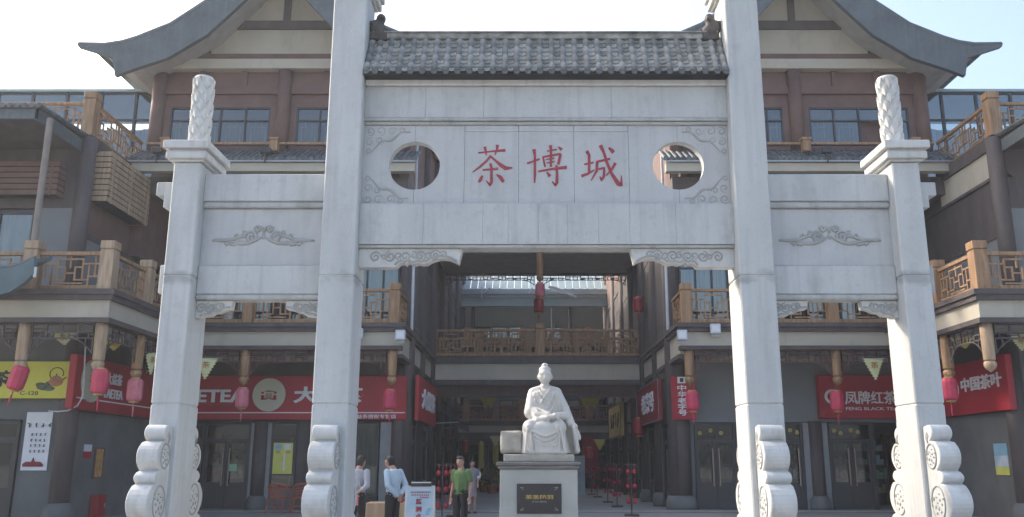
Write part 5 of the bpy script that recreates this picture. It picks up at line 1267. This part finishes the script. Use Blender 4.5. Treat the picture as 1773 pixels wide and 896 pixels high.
def Sp(cx, cy, d): x, z = at(840 + cx / 4.978, 620 + cy / 4.978, SY + d); return Vector((x, SY + d, z))
b = MB()
b.ball(Sp(516, 156, -.03), (.132, .142, .158), n=20, m=14); b.ball(Sp(515, 108, .0), (.12, .125, .09)); b.limb(Sp(515, 85, .0), Sp(515, 72, .0), .062, .055); b.ball(Sp(515, 66, .0), (.066, .066, .05))
b.limb(Sp(516, 150, -.17), Sp(516, 172, -.185), .014, .026); b.limb(Sp(490, 138, -.145), Sp(542, 138, -.145), .018, .018)
b.limb(Sp(496, 188, -.15), Sp(536, 188, -.15), .016, .016); b.limb(Sp(474, 134, -.13), Sp(506, 138, -.155), .014, .014); b.limb(Sp(526, 138, -.155), Sp(558, 134, -.13), .014, .014); b.limb(Sp(516, 195, -.12), Sp(516, 222, -.11), .05, .02)
b.ball(Sp(456, 165, .0), (.02, .03, .045)); b.ball(Sp(575, 165, .0), (.02, .03, .045)); b.ball(Sp(485, 165, -.11), (.035, .035, .03)); b.ball(Sp(546, 165, -.11), (.035, .035, .03))
b.limb(Sp(516, 205, .02), Sp(516, 262, .04), .075, .085)
b.limb(Sp(445, 315, .02), Sp(592, 315, .02), .135, .135, 1.0, 16); b.limb(Sp(516, 265, .03), Sp(516, 330, .03), .12, .22)
b.limb(Sp(515, 350, 0), Sp(515, 520, -.05), .24, .27, .8, 16); b.limb(Sp(455, 340, 0), Sp(455, 480, 0), .17, .17); b.limb(Sp(585, 340, 0), Sp(600, 480, 0), .17, .19)
b.limb(Sp(418, 322, .02), Sp(405, 470, -.12), .125, .155, 1.0, 16); b.limb(Sp(408, 468, -.14), Sp(545, 500, -.42), .135, .075, 1.0, 14)      # arm on the picture's left
b.limb(Sp(425, 470, -.2), Sp(460, 535, -.38), .10, .07); b.limb(Sp(460, 535, -.38), Sp(540, 520, -.46), .065, .06)
b.limb(Sp(560, 505, -.47), Sp(600, 505, -.50), .048, .045)
for i in range(4): b.limb(Sp(600, 494 + i * 7, -.51 + .01 * i), Sp(640 - 4 * i, 500 + i * 8, -.53), .017, .014)
b.limb(Sp(585, 492, -.5), Sp(612, 484, -.52), .016, .014)
b.limb(Sp(612, 322, .02), Sp(676, 450, -.04), .125, .125, 1.0, 16); b.limb(Sp(676, 450, -.04), Sp(735, 560, -.28), .12, .085, 1.0, 14)
b.limb(Sp(600, 498, -.44), Sp(690, 500, -.26), .055, .085); b.limb(Sp(738, 565, -.3), Sp(775, 590, -.36), .055, .05)
for i in range(4): b.limb(Sp(768 + i * 5, 588, -.38 + i * .02), Sp(782 + i * 4, 625 - i * 4, -.40 + i * .02), .016, .013)
b.limb(Sp(762, 600, -.38), Sp(795, 800, -.34), .04, .055, 1.6); b.limb(Sp(790, 640, -.3), Sp(805, 690, -.28), .05, .05, 1.5)
b.limb(Sp(440, 600, .05), Sp(392, 602, -.40), .18, .155, 1.0, 16); b.limb(Sp(590, 600, .05), Sp(628, 602, -.40), .18, .16, 1.0, 16); b.limb(Sp(510, 585, -.05), Sp(510, 600, -.36), .22, .17, 1.0, 16)
n = 72; rings = []                              # the robe falling from the knees to the slab
for (cy, xl, xr_, ry) in ((560, 400, 610, .26), (580, 345, 665, .30), (605, 322, 690, .325), (650, 318, 697, .335), (710, 318, 708, .34), (770, 316, 722, .35), (812, 312, 734, .36), (824, 312, 736, .36)):
    f_ = max(0, (cy - 590) / 230)
    for i_ in range(n):
        a_ = 2 * math.pi * i_ / n; X0 = (xl + xr_) / 2; rx = (xr_ - xl) / 2
        mod = 1 + .030 * f_ * math.sin(7 * a_ + .6) + .018 * f_ * math.sin(13 * a_ + 1.0) - .05 * max(0, math.cos((a_ + math.pi / 2) * 1.0)) ** 8 * (1 - f_ * .6)
        sq = (abs(math.cos(a_)) ** 2.6 + abs(math.sin(a_)) ** 2.6) ** (-1 / 2.6)
        P_ = Sp(X0 + rx * math.cos(a_) * sq * mod, cy, -.25); P_.y = SY - .25 + ry * math.sin(a_) * sq * mod; rings.append(P_)
m_ = len(rings) // n
b.add(rings, [(i * n + k, i * n + (k + 1) % n, (i + 1) * n + (k + 1) % n, (i + 1) * n + k) for i in range(m_ - 1) for k in range(n)] + [tuple(range(n - 1, -1, -1)), tuple((m_ - 1) * n + k for k in range(n))])
for (x0, x1, ya, dp, r) in ((405, 625, 628, 46, .018), (425, 612, 668, 50, .020), (440, 600, 712, 48, .018), (455, 590, 752, 36, .014)):
    pts_ = [Sp(x0 + (x1 - x0) * t, ya + dp * math.sin(math.pi * t), -.585) for t in [q / 10 for q in range(11)]]
    for p_, q_ in zip(pts_[:-1], pts_[1:]): b.limb(p_, q_, r, r, n=8)
for (x0, y0, x1, y1, r) in ((365, 615, 345, 815, .022), (395, 640, 402, 815, .02), (655, 615, 690, 815, .024), (640, 650, 640, 815, .018), (430, 720, 440, 815, .016), (598, 730, 600, 815, .016)):
    b.limb(Sp(x0, y0, -.55), Sp(x1, y1, -.60), r, r * 1.3, n=8)
b.limb(Sp(516, 262, .03), Sp(425, 312, .03), .085, .135, 1.0, 14); b.limb(Sp(516, 262, .03), Sp(606, 312, .03), .085, .135, 1.0, 14); b.limb(Sp(516, 235, .03), Sp(516, 262, .02), .085, .11)
for (x0, y0, x1, y1, d) in ((470, 262, 545, 400, -.205), (560, 262, 480, 385, -.215), (455, 300, 520, 440, -.215), (600, 300, 520, 460, -.22), (620, 330, 560, 490, -.22), (430, 360, 470, 460, -.2)): b.limb(Sp(x0, y0, d + .03), Sp(x1, y1, d - .02), .014, .016)
for (x0, y0, x1, y1, d) in ((400, 330, 380, 460, -.12), (430, 350, 410, 450, -.15), (640, 340, 690, 450, -.12), (655, 430, 720, 540, -.22), (420, 480, 500, 540, -.40), (440, 440, 540, 480, -.38)): b.limb(Sp(x0, y0, d + .02), Sp(x1, y1, d), .012, .016)
b.limb(Sp(350, 815, -.55), Sp(690, 815, -.55), .05, .05)
remesh('figure', b, 'marble', st, .0105, 2)
def rough_block(x0, x1, y0, y1, z0, z1, seed, amp=.016):
    k = MB(); n = 7; rr = random.Random(seed); k.box(x0, x1, y0, y1, z0, z1)
    bm = bmesh.new(); vv = [bm.verts.new(v) for v in k.v]; [bm.faces.new([vv[i] for i in f]) for f in k.f]
    bmesh.ops.subdivide_edges(bm, edges=bm.edges, cuts=n, use_grid_fill=True)
    c = Vector(((x0 + x1) / 2, (y0 + y1) / 2, (z0 + z1) / 2))
    from mathutils import noise
    for v in bm.verts:
        d = v.co - c; q = Vector((abs(d.x) / (x1 - x0) * 2, abs(d.y) / (y1 - y0) * 2, abs(d.z) / (z1 - z0) * 2)); f = sum(sorted(q)[1:]) - 1
        v.co -= d.normalized() * max(0, f - .75) * .09; v.co += d.normalized() * noise.noise(v.co * 5 + Vector((seed, 0, 0))) * amp * 2
    k2 = MB(); bm.verts.index_update(); k2.add([v.co for v in bm.verts], [[v.index for v in f.verts] for f in bm.faces]); bm.free(); return k2
A0 = Sp(135, 632, -.1); A1 = Sp(320, 828, -.1)
obj('rock_seat', rough_block(A0.x, A1.x, 16.62, 17.3, A1.z, A0.z, 3), 'rock', st, smooth=True)
obj('rock_seat', rough_block(Sp(330, 0, 0).x, Sp(790, 0, 0).x, 16.75, 17.4, A1.z, Sp(0, 600, 0).z, 5), 'rock', st, smooth=True)

# ---------------- A-board, table, cane chairs ----------------
ab = empty('signboard', (at(727, 880, 15.8)[0], 15.9, 0), 'white standing board with red characters beside the men', 'signboard')
bz = lambda py: at(727, py, 15.8)[1]; bx = lambda px: at(px, 870, 15.8)[0]
bm_ = MB(); bm_.add([(bx(703), 15.70, .08), (bx(750), 15.70, .08), (bx(750), 15.84, bz(844)), (bx(704), 15.84, bz(844)), (bx(703), 15.72, .08), (bx(750), 15.72, .08), (bx(750), 15.86, bz(844)), (bx(704), 15.86, bz(844))], [(0, 1, 2, 3), (7, 6, 5, 4), (0, 4, 5, 1), (1, 5, 6, 2), (2, 6, 7, 3), (3, 7, 4, 0)])
obj('front_board', bm_, 'paper_blue', ab); k = MB()
for x in (bx(702.4), bx(750.6)): k.bar((x, 15.69, .02), (x, 15.85, bz(842)), .03); k.bar((x, 16.15, .02), (x, 15.88, bz(842)), .03)
k.bar((bx(702), 15.85, bz(843)), (bx(751), 15.85, bz(843)), .03); obj('frame', k, 'cable', ab)
k = MB(); k.box(bx(710), bx(746), 15.83, 15.88, bz(843), bz(836)); obj('top_clip', k, 'frame', ab); k = MB(); k.box(bx(711), bx(745), 15.81, 15.89, bz(836.9), bz(835)); obj('clip_edge', k, 'lamp_white', ab)
tl = Vector((0, .14, bz(844) - .08)).normalized()
def onboard(px, py): x, z = bx(px), bz(py); t = (z - .08) / (bz(844) - .08); return Vector((x, 15.70 + .14 * t - .003, z))
for ch, py in (('监', 868.5), ('测', 882), ('点', 894.5)): text(ch, onboard(725, py), (1, 0, 0), bx(730.5) - bx(720), bz(863) - bz(872.5), 'sign_red', ab, .004, .03, up=tl)
rr = random.Random(2)
for (py, x0, x1, n) in ((852.5, 711, 744, 13), (857.5, 713, 741, 10), (861.5, 728, 741, 6)):
    for i in range(n):
        k = MB(); p = onboard(x0 + (x1 - x0) * i / (n - 1), py); s_ = .011
        k.box(p.x - s_, p.x + s_, p.y - .003, p.y, p.z - s_ * .2, p.z + s_ * .35); k.box(p.x - s_ * .3, p.x + s_ * .3, p.y - .004, p.y, p.z - s_ * 1.3, p.z + s_ * 1.3); k.box(p.x - s_ * .9, p.x + s_ * .8, p.y - .0035, p.y, p.z - s_ * 1.2, p.z - s_ * .8); obj('writing_mark', k, 'sign_red', ab)
k = MB(); p = onboard(739, 889)
for i in range(5): k.ball((p.x + rr.uniform(-.05, .05), p.y, p.z + rr.uniform(-.06, .08)), (.035, .003, .022))
obj('blue_print', k, 'poster_sky', ab, kind='stuff')
TX0, TX1 = at(632, 870, 19.3)[0], at(716, 870, 19.3)[0]
tb = empty('table', ((TX0 + TX1) / 2, 19.7, 0), 'table under a beige cloth behind the two men', 'table')
k = MB(); k.box(TX0 + .03, TX1 - .03, 19.35, 20.0, .70, .735); obj('tabletop', k, 'wood', tb)
for x in (TX0 + .08, TX1 - .08):
    for y in (19.42, 19.93): k = MB(); k.bar((x, y, 0), (x, y, .70), .04); obj('leg', k, 'metal', tb)
k = MB(); n = 60; vs = []; per = [(TX0, 19.3), (TX1, 19.3), (TX1, 20.05), (TX0, 20.05)]
for lv, (z, am) in enumerate(((.745, 0), (.72, .0), (.4, .02), (.05, .04))):
    for i in range(n):
        t = i / n * 4; a = per[int(t)]; c = per[(int(t) + 1) % 4]; f = t % 1; x = a[0] + (c[0] - a[0]) * f; y = a[1] + (c[1] - a[1]) * f
        o_ = am * math.sin(i * 2.1); cx, cy = (TX0 + TX1) / 2, 19.68; l = math.hypot(x - cx, y - cy); vs.append((x + (x - cx) / l * (o_ + am * .6), y + (y - cy) / l * (o_ + am * .6), z))
k.add(vs, [(l * n + i, l * n + (i + 1) % n, (l + 1) * n + (i + 1) % n, (l + 1) * n + i) for l in range(3) for i in range(n)] + [tuple(range(n))])
obj('tablecloth', k, 'cloth', None, smooth=True, label='beige cloth draped over the table behind the two men', category='tablecloth')
x, z = at(694, 866, 19.5); k = MB(); k.lathe([(.05, 0), (.085, .05), (.09, .085), (.08, .085), (.06, .03)], (x, 19.5, .747), 14); obj('bowl', k, 'sign_red', None, smooth=True, label='small red bowl on the beige tablecloth', category='bowl')
def cane_chair(x, y, rz):
    e = empty('cane_chair', (0, 0, 0))
    k = MB(); k.lathe([(.02, .40), (.25, .40), (.27, .42), (.25, .445), (.02, .45)], (0, 0, 0), 18); obj('seat', k, 'chair_red', e, local=True)
    arc = [(.30 * math.cos(t), .27 * math.sin(t) + .02, .66 + .17 * max(0, math.sin(t)) ** .7) for t in [R(-25 + 230 * i / 20) for i in range(21)]]
    k = MB(); k.tube(arc, .024, 8); obj('arm_rail', k, 'chair_red', e, smooth=True, local=True)
    k = MB()
    for i in range(5, 17):
        p = arc[i]; k.tube([(p[0] * .82, p[1] * .88, .44), p], .008, 5)
    for zf in (.3, .5, .7):
        k.tube([(arc[i][0] * (.82 + .18 * zf), arc[i][1] * (.88 + .12 * zf), .44 + (arc[i][2] - .44) * zf) for i in range(5, 17)], .012, 5)
    obj('back_weave', k, 'chair_red', e, kind='stuff', local=True)
    for (sx, sy) in ((-1, -1), (1, -1), (-1, 1), (1, 1)):
        k = MB(); top = .66 if sy < 0 else .44; k.tube([(sx * .27, sy * .25, 0), (sx * .24, sy * .20, .42), (sx * (.27 if sy < 0 else .22), sy * (.12 if sy < 0 else .2), top)], .018, 6); obj('leg', k, 'chair_red', e, local=True)
    k = MB()
    for a, c in (((-.26, -.23), (.26, -.23)), ((.26, -.23), (.25, .23)), ((.25, .23), (-.25, .23)), ((-.25, .23), (-.26, -.23))): k.tube([(a[0], a[1], .2), (c[0], c[1], .2)], .011, 5)
    obj('stretcher', k, 'chair_red', e, local=True)
    return e
x1 = at(484, 870, 29.0)[0]; x2 = at(522, 870, 29.0)[0]
c1 = cane_chair(0, 0, 0); c2 = copy_tree(c1)
c1.location = (x1, 28.9, 0); c1.rotation_euler.z = R(165); c2.location = (x2, 29.0, 0); c2.rotation_euler.z = R(205)
for c, l in ((c1, 'red cane armchair, the left one below the yellow poster'), (c2, 'red cane armchair, the one nearer the tall gate pillar')): c.scale = (1.12,) * 3; tag(c, l, 'chair', 'cane chairs in front of the left shop')

# ---------------- lane details ----------------
e = empty('awning', (BC - UI + .1, 36, 2.9), 'dark blue sloping awning on the left side of the lane', 'awning')
k = MB(); Fa = lane(-1, UI); pts = [(.02, 4.0), (1.25, 3.3), (1.25, 3.22), (.02, 3.92)]
k.prism(pts, lambda a, b, t: tuple(Fa.p(t, a, b)), 37.8, 43.5); obj('canvas', k, 'awning', e)
k = MB(); Fa.box(k, 37.8, 43.5, 1.22, 1.25, 3.0, 3.22); obj('valance', k, 'awning', e)
for y in (38, 43.3): k = MB(); k.bar(Fa.p(y, .02, 3.2), Fa.p(y, 1.2, 3.26), .04); obj('arm', k, 'metal', e)
k = MB(); xq, zq = at(1022, 812, 50); k.box(xq - .45, xq + .45, 49.95, 50, 1.0, 3.0); q = obj('red_noticeboard', k, 'sign_red', None, label='red noticeboard at the far end of the lane right of the pedestal', category='noticeboard')
k = MB(); xq, zq = at(1003, 830, 44); k.box(xq - .28, xq + .28, 43.96, 44, .12, 1.9); k.box(xq - .3, xq + .3, 43.9, 44.2, 0, .12); obj('standing_board', k, 'paper_blue', None, label='pale blue standing board just right of the pedestal', category='signboard')
rr = random.Random(11)
def plant(px, Y, w_, h, lab):
    x = at(px, 850, Y)[0]; e = empty('potted_plant', (x, Y, 0), lab, 'plant', 'potted plants at the end of the lane')
    k = MB(); k.lathe([(.22, 0), (.3, .35), (.32, .4), (.26, .4)], (x, Y, 0), 14); obj('pot', k, 'teapot', e)
    k = MB()
    for i in range(260):
        a = rr.uniform(0, 6.28); r = w_ * math.sqrt(rr.random()); z = .4 + h * rr.random() ** .8; r *= math.sin(min(1, (z - .35) / h) * 2.8) ** .5 if z - .35 < h else .3
        p = Vector((x + r * math.cos(a), Y + r * math.sin(a), z)); d = Vector((rr.uniform(-1, 1), rr.uniform(-1, 1), rr.uniform(-.3, 1))).normalized() * .14; n_ = d.cross(Vector((rr.uniform(-1, 1), rr.uniform(-1, 1), .3))).normalized() * .04
        k.add([p, p + d * .5 + n_, p + d, p + d * .5 - n_], [(0, 1, 2, 3)])
    obj('foliage', k, 'foliage', e, kind='stuff')
    k = MB(); k.tube([(x, Y, .3), (x, Y, .4 + h * .7)], .03, 5); obj('stem', k, 'wood', e)
plant(852, 47, .7, 1.0, 'bushy green potted plant nearest the pedestal, left side'); plant(838, 49, .6, .8, 'second bushy potted plant left of the pedestal'); plant(866, 50, .6, 1.1, 'potted plant just behind the pedestal edge')
for i, (px, Y) in enumerate(((833, 50.5), (858, 51))):
    x = at(px, 800, Y)[0]; k = MB(); k.lathe([(.22, 0), (.22, .3), (.16, .34), (.16, 2.6), (.05, 2.75)], (x, Y, 0), 12); obj('yellow_banner_pole', k, 'pennant_gold', None, label=('yellow banner column behind the man in green', 'yellow banner column nearer the pedestal')[i], category='banner', group='yellow banner columns at the end of the lane')
# teal upturned eave in front of the left wing balcony
e = empty('teal_eave', (-13.6, 21.3, 5.2), 'teal upturned roof corner in front of the left wing balcony', 'roof corner')
tp = [at(x, y, 21.2) for x, y in ((-90, 452), (-8, 466), (22, 464), (42, 457), (61, 447))]
lo = [at(x, y, 21.2) for x, y in ((-90, 512), (-8, 514), (20, 506), (44, 490), (60, 474))]
k = MB()
for i in range(4): k.prism([tp[i], tp[i + 1], lo[i + 1], lo[i]], lambda a, b, t: (a, t, b), 21.15, 21.30)
obj('barge_board', k, 'teal', e)
k = MB()
for i in range(4): k.prism([tp[i], tp[i + 1], (tp[i + 1][0], tp[i + 1][1] - .1), (tp[i][0], tp[i][1] - .1)], lambda a, b, t: (a, t, b + (t - 21.3) * .35), 21.30, 21.95)
obj('roof_slab', k, 'teal', e)
k = MB(); k.tube([(a, 21.22, b + .03) for a, b in tp], [.07, .07, .07, .06, .04], 8); obj('ridge_roll', k, 'barge', e); k = MB(); x_, z_ = at(61, 470, 21.2); k.tube([(x_, 21.2, z_ - .15), (x_, 21.2, z_ + .1)], .04, 8); obj('drip_pipe', k, 'lamp_white', e)

# ================= people =================
def person(x, y, rz, label, H, top, bottom, spec):
    """spec: joint positions in body space (x across, y forward = -y, z up) for a 1.7 m figure, scaled to H"""
    e = empty('person', (0, 0, 0)); f = H / 1.72; J = {k_: Vector(v) * f for k_, v in spec.items() if isinstance(v, tuple)}
    b = MB(); hd = J['head']
    b.ball(hd, (.076 * f, .092 * f, .112 * f), n=18, m=12); b.ball(hd + Vector((0, -.018, -.055)) * f, (.055 * f, .065 * f, .06 * f)); b.limb(hd + Vector((0, -.085, .0)) * f, hd + Vector((0, -.102, -.03)) * f, .009 * f, .015 * f)
    for sx in (-1, 1):
        b.ball(hd + Vector((sx * .078, .0, -.01)) * f, (.014 * f, .022 * f, .032 * f)); b.ball(hd + Vector((sx * .032, -.078, .012)) * f, (.02 * f, .012 * f, .01 * f))
    b.limb(hd + Vector((-.018, -.088, -.055)) * f, hd + Vector((.018, -.088, -.055)) * f, .009 * f, .009 * f)
    b.limb(J['neck'], hd + Vector((0, .01, -.07)) * f, .058 * f, .052 * f)
    b.limb(J['neck'], J['chest'], .07 * f, .12 * f); b.limb(J['chest'], J['pelvis'] + Vector((0, 0, .03)), .105 * f, .09 * f)
    for s in ('l', 'r'):
        sx = -1 if s == 'l' else 1
        b.limb(J['sho_' + s], J['elb_' + s], .048 * f, .038 * f); b.limb(J['elb_' + s], J['wri_' + s], .038 * f, .026 * f)
        w_ = J['wri_' + s]; hv = Vector(spec.get('hand_' + s, (0, 0, -1))).normalized(); side = hv.cross(Vector((0, 1, 0))); side = side.normalized() if side.length > .2 else Vector((1, 0, 0))
        b.limb(w_ + hv * .01 * f, w_ + hv * .07 * f, .030 * f, .036 * f, .6)
        for i in range(4):
            o_ = side * (i - 1.5) * .019 * f; l_ = (.075, .085, .08, .062)[i] * f; k1 = w_ + hv * .085 * f + o_; k2 = k1 + hv * l_ * .5 + Vector((0, -.008, 0)); k3 = k2 + hv * l_ * .45 + Vector((0, -.02 * f, 0))
            b.limb(k1, k2, .0095 * f, .009 * f, n=8); b.limb(k2, k3, .009 * f, .0075 * f, n=8)
        t0 = w_ + hv * .03 * f + side * (.03 * f * -sx); b.limb(t0, t0 + hv * .05 * f + side * (.022 * f * -sx) + Vector((0, -.02 * f, 0)), .012 * f, .009 * f, n=8)
        b.limb(J['hip_' + s], J['knee_' + s], .072 * f, .052 * f); b.limb(J['knee_' + s], J['ank_' + s], .052 * f, .034 * f); b.limb(J['ank_' + s] + Vector((0, .03, -.05)) * f, J['ank_' + s] + Vector((0, -.13, -.055)) * f, .032 * f, .028 * f)
    remesh('body', b, 'skin', e, .0095, 2, local=True)
    # hair
    b = MB(); b.ball(hd + Vector((0, .030, .036)) * f, (.083 * f, .088 * f, .092 * f), n=16, m=10); b.limb(hd + Vector((-.035, -.045, .085)) * f, hd + Vector((.035, -.045, .085)) * f, .035 * f, .035 * f)
    if spec.get('long'): b.limb(hd + Vector((0, .05, 0)) * f, hd + Vector((0, .07, -.16)) * f, .08 * f, .05 * f)
    else: b.ball(hd + Vector((0, .05, -.03)) * f, (.072 * f, .055 * f, .07 * f))
    h_ = remesh('hair', b, 'hair', e, .012, 1, local=True)
    # shirt
    b = MB(); hem = J['hem']; W_ = J['waist']; C_ = J['chest']; N_ = J['neck']
    low = .19 if spec.get('dress') else .163
    b.tube([hem + Vector((0, 0, -.01)), hem, hem.lerp(W_, .5), W_, W_.lerp(C_, .5), C_, C_ + Vector((0, 0, .07 * f)), C_ + Vector((0, 0, .12 * f)), N_ + Vector((0, 0, -.03 * f)), N_ + Vector((0, 0, .015 * f))],
           [low * .97 * f, low * f, .160 * f, .155 * f, .165 * f, .175 * f, .170 * f, .145 * f, .085 * f, .064 * f], 24, .72)
    sl_ = spec.get('sleeve', .7)
    for s in ('l', 'r'):
        S_, E_, W_ = J['sho_' + s], J['elb_' + s], J['wri_' + s]
        b.limb(S_ + Vector((0, 0, -.012 * f)), S_.lerp(E_, min(1, sl_)), .066 * f, (.066 if sl_ < 1 else .056) * f)
        if sl_ > 1: b.limb(E_, E_.lerp(W_, sl_ - 1), .056 * f, .046 * f)
    rr_ = random.Random(int(x * 7)); 
    for i in range(5): a = rr_.uniform(-.1, .1); b.limb(J['waist'] + Vector((a, -.125, .18 - .05 * i)) * f, J['waist'] + Vector((a + rr_.uniform(-.06, .06), -.12, .02 - .05 * i)) * f, .012, .014)
    for i in range(5): a = rr_.uniform(-.1, .1); b.limb(J['waist'] + Vector((a, .125, .18 - .05 * i)) * f, J['waist'] + Vector((a + rr_.uniform(-.06, .06), .12, .02 - .05 * i)) * f, .012, .014)
    remesh('dress' if spec.get('dress') else 'shirt', b, top, e, .011, 3, local=True)
    if not spec.get('dress'):
        b = MB(); b.limb(J['pelvis'] + Vector((-.05, 0, .06)) * f, J['pelvis'] + Vector((.05, 0, .06)) * f, .115 * f, .115 * f)
        for s in ('l', 'r'): b.limb(J['hip_' + s] + Vector((0, 0, .02)), J['knee_' + s], .095 * f, .072 * f); b.limb(J['knee_' + s], J['ank_' + s] + Vector((0, 0, .03)), .07 * f, .056 * f)
        remesh('trousers', b, bottom, e, .013, 2, local=True)
    for s in ('l', 'r'):
        k = MB(); a = J['ank_' + s]; k.limb(a + Vector((0, .035, -.055)) * f, a + Vector((0, -.14, -.06)) * f, .04 * f, .036 * f); o = obj('shoe', k, 'shoe', e, smooth=True, local=True)
    e.location = (x, y, 0); e.rotation_euler = (0, 0, R(rz)); tag(e, label, 'person'); return e
base = dict(head=(0, -.02, 1.60), neck=(0, .0, 1.46), chest=(0, 0, 1.28), waist=(0, 0, 1.08), hem=(0, 0, .93), pelvis=(0, 0, .92),
    sho_l=(-.185, 0, 1.40), sho_r=(.185, 0, 1.40), elb_l=(-.235, .03, 1.11), elb_r=(.235, .03, 1.11), wri_l=(-.255, -.03, .87), wri_r=(.255, -.03, .87),
    hip_l=(-.085, 0, .88), hip_r=(.085, 0, .88), knee_l=(-.10, -.01, .48), knee_r=(.10, -.01, .48), ank_l=(-.11, .01, .09), ank_r=(.11, .01, .09))
g1 = dict(base, sleeve=.62, elb_l=(-.225, .04, 1.11), wri_l=(-.24, -.03, .86), elb_r=(.235, .04, 1.11), wri_r=(.25, -.05, .87), head=(-.01, -.03, 1.60))
person(at(798, 860, 19.6)[0], 19.6, -28, 'man in a green T-shirt and black trousers standing left of the pedestal', 1.72, 'shirt_green', 'trousers', g1)
bk = dict(base, sleeve=1.95, elb_l=(-.26, .10, 1.13), elb_r=(.26, .10, 1.13), wri_l=(-.06, .17, .97), wri_r=(.06, .18, .94), hand_l=(.6, .2, -.7), hand_r=(-.6, .2, -.7), head=(0, -.10, 1.58), neck=(0, -.02, 1.45), chest=(0, .02, 1.27))
person(at(680, 860, 18.0)[0], 18.0, -125, 'man in a pale blue shirt and black trousers, hands behind his back', 1.74, 'shirt_blue', 'trousers', dict(bk, head=(0, -.12, 1.58)))
person(at(619, 860, 17.8)[0], 17.8, 160, 'man in a grey shirt seen from behind, half hidden by the gate pillar', 1.74, 'shirt_grey', 'trousers', dict(bk, sleeve=1.35))
pk = MB(); xq = at(617, 860, 17.6)[0]; pk.box(xq - .05, xq + .05, 17.52, 17.56, .78, .95); obj('leaflet', pk, 'lantern_pink', None, label='pink leaflet in the hands of the man in grey', category='leaflet')
wd = dict(base, sleeve=.6, dress=True, long=True, hem=(0, 0, .55), elb_r=(.22, .0, 1.12), wri_r=(.16, -.12, .98))
person(at(817, 850, 29.0)[0], 29.0, 20, 'woman in a grey dress walking behind the man in green', 1.66, 'dress', 'dress', wd)
sh_ = MB(); xq = at(827, 820, 29.1)[0]; sh_.ball((xq, 29.1, 1.18), (.11, .09, .16)); sh_.tube([(xq - .05, 29.1, 1.3), (xq - .1, 29.05, 1.42)], .012, 5); obj('shoulder_bag', sh_, 'paper_white', None, smooth=True, label='white bag on the shoulder of the woman in grey', category='bag')

# ================= thin summer haze =================
k = MB(); k.box(-264, 264, -264, 264, -1.0, 22.0); hz = obj('haze', k, 'ground', None, kind='stuff', label='thin even summer haze over the whole square')
hm = bpy.data.materials.new('haze'); hm.use_nodes = True; N = hm.node_tree.nodes; N.clear(); o_ = N.new('ShaderNodeOutputMaterial'); v_ = N.new('ShaderNodeVolumePrincipled')
v_.inputs['Color'].default_value = (0.88, 0.94, 1.0, 1); v_.inputs['Density'].default_value = 0.0012; v_.inputs['Anisotropy'].default_value = 0.2
hm.node_tree.links.new(v_.outputs[0], o_.inputs['Volume']); hz.data.materials.clear(); hz.data.materials.append(hm)
sc.cycles.volume_bounces = 0
